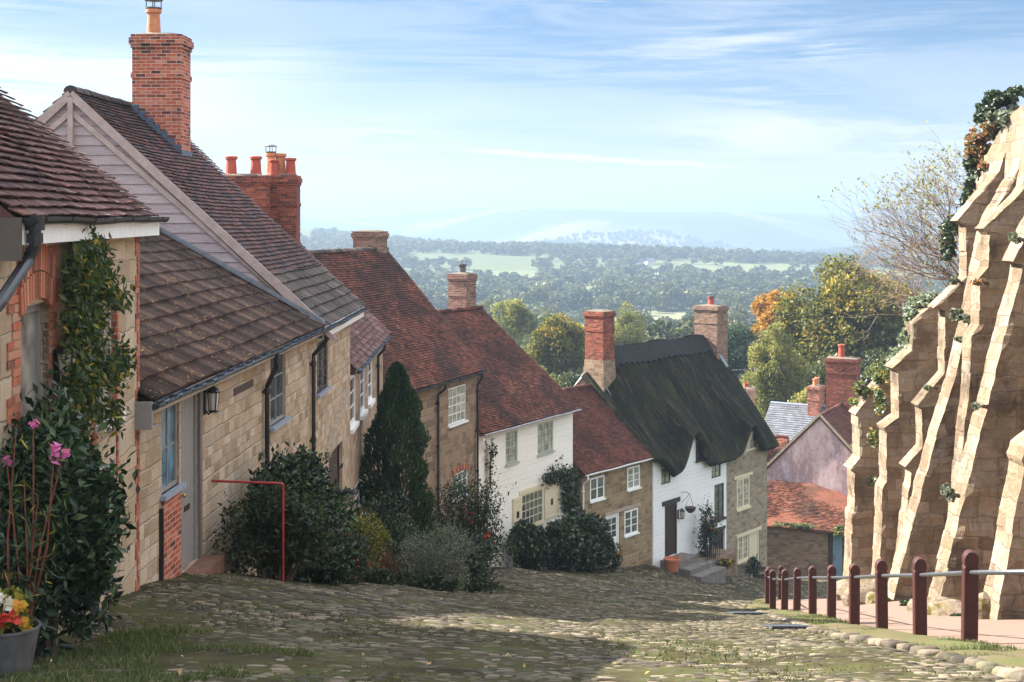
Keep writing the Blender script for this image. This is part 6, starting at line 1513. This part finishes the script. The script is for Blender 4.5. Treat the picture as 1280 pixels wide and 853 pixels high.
# ================================================================== trees beyond the roofs
def big_tree(name, label, x, y, zb, H, rad, cz, nleaf, size, mat, seed, nl=60, lr=(.2, .36), trunk=.35, mat2=None, group=None, shell=.55, aspect=.6, flat=1., limbs=14):
    r = np.random.default_rng(seed); root = empty(name, (x, y, zb), 0, label, 'tree', group); m = MB()
    P, d, k = lumps_cloud(r, (0, 0, zb+cz), rad, nl, nleaf, lr, shell, flat); tone = (r.random(nl)-.5)*.5
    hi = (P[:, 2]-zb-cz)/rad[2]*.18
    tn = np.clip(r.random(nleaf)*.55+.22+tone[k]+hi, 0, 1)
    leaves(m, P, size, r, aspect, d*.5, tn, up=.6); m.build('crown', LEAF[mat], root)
    m = MB(); top = zb+cz+rad[2]*.35; m.tube([(0, 0, zb-1.5), (.1, 0, zb+cz*.4), (0, .1, top)], [trunk, trunk*.8, trunk*.3], 9, cap=False)
    for i in range(limbs):
        j = r.integers(nleaf); q = P[j]; a = np.array([0, 0, zb+cz*(.35+.5*r.random())]); m.tube([a, (a+q)/2+[0, 0, .3], q*.9+a*.1], [trunk*.4, trunk*.22, .03], 5, cap=False)
    m.build('trunk', M['bark'], root); return root
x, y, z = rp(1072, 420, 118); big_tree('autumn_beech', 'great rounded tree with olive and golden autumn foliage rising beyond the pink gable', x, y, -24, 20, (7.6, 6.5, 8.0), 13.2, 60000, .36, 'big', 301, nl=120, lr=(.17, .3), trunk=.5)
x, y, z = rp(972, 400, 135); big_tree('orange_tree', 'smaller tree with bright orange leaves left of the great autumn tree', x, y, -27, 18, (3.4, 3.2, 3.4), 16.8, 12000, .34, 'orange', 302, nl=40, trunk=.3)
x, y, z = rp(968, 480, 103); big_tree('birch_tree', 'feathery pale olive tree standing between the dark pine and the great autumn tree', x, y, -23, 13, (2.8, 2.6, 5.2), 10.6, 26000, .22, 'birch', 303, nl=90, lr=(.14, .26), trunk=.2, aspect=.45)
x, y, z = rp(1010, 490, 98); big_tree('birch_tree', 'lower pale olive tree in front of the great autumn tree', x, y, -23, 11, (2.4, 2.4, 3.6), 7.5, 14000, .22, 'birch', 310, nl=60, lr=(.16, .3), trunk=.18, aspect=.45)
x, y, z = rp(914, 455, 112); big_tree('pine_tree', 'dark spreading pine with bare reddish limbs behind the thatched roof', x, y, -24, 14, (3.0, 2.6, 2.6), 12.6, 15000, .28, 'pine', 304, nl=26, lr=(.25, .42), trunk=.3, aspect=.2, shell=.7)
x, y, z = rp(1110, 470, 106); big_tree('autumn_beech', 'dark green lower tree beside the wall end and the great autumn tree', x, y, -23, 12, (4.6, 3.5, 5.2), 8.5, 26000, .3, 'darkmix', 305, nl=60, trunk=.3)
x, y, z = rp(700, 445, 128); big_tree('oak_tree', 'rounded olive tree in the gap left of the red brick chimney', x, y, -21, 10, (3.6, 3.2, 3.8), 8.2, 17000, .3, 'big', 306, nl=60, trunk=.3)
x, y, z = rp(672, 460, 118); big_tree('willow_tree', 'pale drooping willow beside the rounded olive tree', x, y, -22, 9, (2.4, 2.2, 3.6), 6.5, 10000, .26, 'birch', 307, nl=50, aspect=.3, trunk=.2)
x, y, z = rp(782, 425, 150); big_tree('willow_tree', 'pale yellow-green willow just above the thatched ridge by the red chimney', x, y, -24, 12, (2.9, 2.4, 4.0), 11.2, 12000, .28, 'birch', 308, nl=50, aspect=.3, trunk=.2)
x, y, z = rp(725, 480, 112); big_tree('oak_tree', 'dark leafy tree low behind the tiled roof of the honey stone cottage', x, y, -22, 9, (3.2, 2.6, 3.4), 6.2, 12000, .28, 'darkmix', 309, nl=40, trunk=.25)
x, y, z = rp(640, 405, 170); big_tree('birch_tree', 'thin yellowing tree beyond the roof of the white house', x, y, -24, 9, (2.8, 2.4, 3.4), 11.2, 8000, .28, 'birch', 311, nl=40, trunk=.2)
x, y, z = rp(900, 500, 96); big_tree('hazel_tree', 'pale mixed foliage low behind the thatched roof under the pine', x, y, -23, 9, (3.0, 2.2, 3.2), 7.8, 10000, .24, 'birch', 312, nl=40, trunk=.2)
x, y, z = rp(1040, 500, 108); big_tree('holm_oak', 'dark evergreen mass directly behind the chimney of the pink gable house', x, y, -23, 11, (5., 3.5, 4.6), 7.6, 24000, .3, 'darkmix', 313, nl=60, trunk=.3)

# valley trees: 300 of their own, the rest as woodland
def tree_mesh(seed, nleaf, size, rad=(.36, .36, .36), nl=18, lr=(.28, .5), trunk=True, cz=.52):
    r = np.random.default_rng(seed); m = MB(); P, d, k = lumps_cloud(r, (0, 0, cz), rad, nl, nleaf, lr, .6); tn = np.clip(r.random(nleaf)*.5+.3+(r.random(nl)-.5)[k]*.5, 0, 1); leaves(m, P, size, r, .75, d*.7, tn, up=.5); return m
r = np.random.default_rng(400); protos = []
for i in range(7):
    m = tree_mesh(410+i, 1500, .085, rad=[(.36,.36,.36),(.42,.42,.30),(.30,.30,.40),(.38,.38,.33),(.45,.4,.3),(.33,.33,.37),(.4,.4,.36)][i], nl=16+i*2)
    o = empty('field_tree', (0, 0, 0), 0, 'x', 'tree'); m.build('crown', LEAF['valley' if i not in (2, 5) else 'valley2'], o); m = MB(); m.tube([(0, 0, -.1), (.01, 0, .3), (0, 0, .6)], [.035, .028, .012], 6, cap=False); m.build('trunk', M['bark'], o); protos.append(o)
def woodiness(x, y):
    w_ = vnoise(x/75., y/75., 41)*.45+vnoise(x/26., y/26., 42)*.38
    w_ = w_+.7*np.exp(-((x-25)/95.)**2-((y-1730)/110.)**2)+.25*np.exp(-((x-130)/330.)**2-((y-1300)/90.)**2)+.12*np.exp(-((x-40)/120.)**2-((y-820)/120.)**2)
    w_ = w_-.7*np.exp(-((x+40)/55.)**2-((y-1130)/110.)**2)-1.2*np.exp(-(np.maximum(x+40,0)/60.)**2-((y-1770)/120.)**2)-.45*np.exp(-((x-190)/70.)**2-((y-1080)/40.)**2)
    # hedgerows: thin lines along noise contours
    h = np.minimum(np.abs(vnoise(x/230., y/230., 51)-.5), np.abs(vnoise(x/200.+9, y/200., 57)-.45)); w_ = w_+.5*(h < .028)
    w_ = w_+.5*np.exp(-(np.maximum(x+40, 0)/60.)**2-((y-1990-.15*(x+500))/35.)**2)
    return w_
T = []
tries = 0
while len(T) < 300 and tries < 200000:
    tries += 1; y = 190*math.exp(r.random()*math.log(700/190)); u = r.uniform(360, 1190); x = (u-640)/FP*y
    if float(woodiness(np.array(x), np.array(y)))  < .30+.1*r.random(): continue
    Ht = r.uniform(9, 17)*(1 if y > 350 else .8)
    if any((x-a)**2+(y-b)**2 < (.38*(Ht+c))**2*.45 for a, b, c, _ in T): continue
    T.append((x, y, Ht, u))
T.sort(key=lambda t: t[1])
used = [False]*7
GR = 'trees scattered over the hazy valley fields'
for i, (x, y, Ht, u) in enumerate(T):
    k = int(r.integers(7)); z = float(terrain(np.array(x), np.array(y)))-.5
    if not used[k]: o = protos[k]; used[k] = True
    else: o = copy_tree(protos[k])
    o.location = (x, y, z); o.rotation_euler = (0, 0, r.random()*6.28); sc = Ht*(.9+.2*r.random()); o.scale = (sc*(.9+.35*r.random()), sc*(.9+.35*r.random()), sc)
    o['label'] = 'hazy green tree standing in the valley fields beyond the village'; o['group'] = GR
for k in range(7):
    if not used[k]:
        for c in list(protos[k].children): bpy.data.objects.remove(c)
        bpy.data.objects.remove(protos[k])
# distant woodland as one mass
low = []
for i in range(5):
    m = tree_mesh(450+i, 70, .27, nl=9); low.append(m.p[0][0])
low2 = []
for i in range(6):
    m = tree_mesh(460+i, 260, .16, nl=13); low2.append(m.p[0][0])
VV = []; RN = []
def scatter(N, y0, y1, thr, hmin, hmax, margin=0):
    c = 0; out = []
    while c < N:
        k = 4000; y = y0*np.exp(r.random(k)*math.log(y1/y0)); u = r.uniform(330-margin, 1200+margin, k); x = (u-640)/FP*y
        ok = woodiness(x, y) > thr+.1*r.random(k); out.append(np.stack([x[ok], y[ok], r.uniform(hmin, hmax, ok.sum())], -1)); c += ok.sum()
    return np.concatenate(out)[:N]
for N, a, b, thr, h0, h1, lo_ in ((1500, 520, 1250, .36, 8, 15, low2), (2800, 1200, 2300, .36, 8, 15, low2), (4600, 1900, 3000, .36, 8, 15, low)):
    S_ = scatter(N, a, b, thr, h0, h1); zz = terrain(S_[:, 0], S_[:, 1])-.5
    for i in range(len(S_)):
        b_ = lo_[i % 5]; a_ = r.random()*6.28; ca, sa = math.cos(a_), math.sin(a_); h = S_[i, 2]; w_ = h*(1+.4*r.random())
        P = np.stack([(b_[:, 0]*ca-b_[:, 1]*sa)*w_+S_[i, 0], (b_[:, 0]*sa+b_[:, 1]*ca)*w_+S_[i, 1], (b_[:, 2]-.12)*h+zz[i]], -1); VV.append(P); RN.append(np.clip(r.random(len(P)//4)*.5+.6*r.random(), 0, 1))
V = np.concatenate(VV); m = MB(); m.add(V, np.arange(len(V)).reshape(-1, 4), np.concatenate(RN)); o = m.build('woodland', LEAF['valley'], zb=0); tag(o, kind='stuff'); o['label'] = 'far hedgerows and woods filling the valley and the wooded knoll'
# a few pale farm buildings
for i, (u, y, w_, h, dark) in enumerate([(585,1450,9,4,0),(797,1120,9,3,0),(812,1130,7,3,0),(563,1900,10,4,0),(1004,1900,10,4,0)]):
    x = (u-640)/FP*y; z = float(terrain(np.array(x), np.array(y))); rt = empty('farmhouse', (x, y, z), .2*i, ['small white farmhouse among the trees below the long field', 'long pale farm building in the middle of the valley', 'smaller pale barn next to the long farm building', 'white house at the foot of the long bright field', 'pale farm far out between hedges beyond the autumn trees'][i], 'house')
    m = MB(); m.box((-w_/2, -3, z-1), (w_/2, 3, z+h)); m.build('wall', M['white_grey'], rt); m = MB(); m.add([(-w_/2-.4,-3.4,z+h),(w_/2+.4,-3.4,z+h),(w_/2+.4,0,z+h+2.6),(-w_/2-.4,0,z+h+2.6),(w_/2+.4,3.4,z+h),(-w_/2-.4,3.4,z+h)], [(0,1,2,3),(3,2,4,5)]); m.build('roof', M['slate'], rt)

# ================================================================== grass, fallen leaves
r = np.random.default_rng(500)
def grass(name, label, pts, h, n_per, spread):
    m = MB(); P = np.repeat(pts, n_per, 0)+np.c_[r.normal(size=(len(pts)*n_per, 2))*spread, np.zeros(len(pts)*n_per)]
    P[:, 2] = gz(P[:, 0], P[:, 1])+rough(P[:, 0], P[:, 1])*.6; n_ = len(P); a = r.random(n_)*6.28; hh = h*(.5+r.random(n_)); w_ = .006+.006*r.random(n_); d = np.stack([np.cos(a), np.sin(a), 0*a], -1); ln = r.normal(size=(n_, 2))*.4
    tip = P+np.c_[ln*hh[:, None], hh]; V = np.stack([P-d*w_[:, None], P+d*w_[:, None], tip], 1).reshape(-1, 3); m.add(V, np.arange(3*n_).reshape(-1, 3), r.random(n_)); o = m.build(name, LEAF['grass'], zb=0); tag(o, kind='stuff'); o['label'] = label
N = 9000; y = 9+rng.random(N)**1.3*34; x = right_edge(y)+(post_x(y)-right_edge(y))*rng.random(N); k = vnoise(x*.9, y*.9, 77) > .42; pts = np.stack([x[k], y[k], 0*x[k]], -1); grass('verge_grass', 'thin grass growing over the verge beside the posts', pts, .05, 5, .05)
N = 26000; y = 8.5+rng.random(N)**1.4*36; x = left_edge(y)+(right_edge(y)-left_edge(y))*rng.random(N); k = (vnoise(x*.5+7, y*.5, 33)*.6+vnoise(x*1.9, y*1.9, 35)*.4) > .50; pts = np.stack([x[k], y[k], 0*x[k]], -1); grass('moss_and_grass', 'short grass and moss growing between the setts', pts, .022, 2, .07)
N = 2600; x = -3.6+rng.random(N)*1.9; y = 9.2+rng.random(N)*3.6; k = (x < -2.3+ (vnoise(x*1.5, y*1.5, 5)-.5)*2.2) & (vnoise(x*2.5+3, y*2.5, 15) > .38); pts = np.stack([x[k], y[k], 0*x[k]], -1); grass('grass_patch', 'longer grass round the foot of the zinc planter and the evergreen bush', pts, .05, 7, .05)
m = MB(); N = 170; y = 9+rng.random(N)**1.5*24; x = left_edge(y)+.1+(right_edge(y)-left_edge(y))*rng.random(N)**1.5; P = np.stack([x, y, street_z(x, y)+.055], -1); k = np.arange(N); leaves(m, P, .04, rng, .7, None, None, up=4); o = m.build('fallen_leaves', LEAF['litter'], zb=0); tag(o, kind='stuff'); o['label'] = 'scattered brown and orange fallen leaves on the setts'
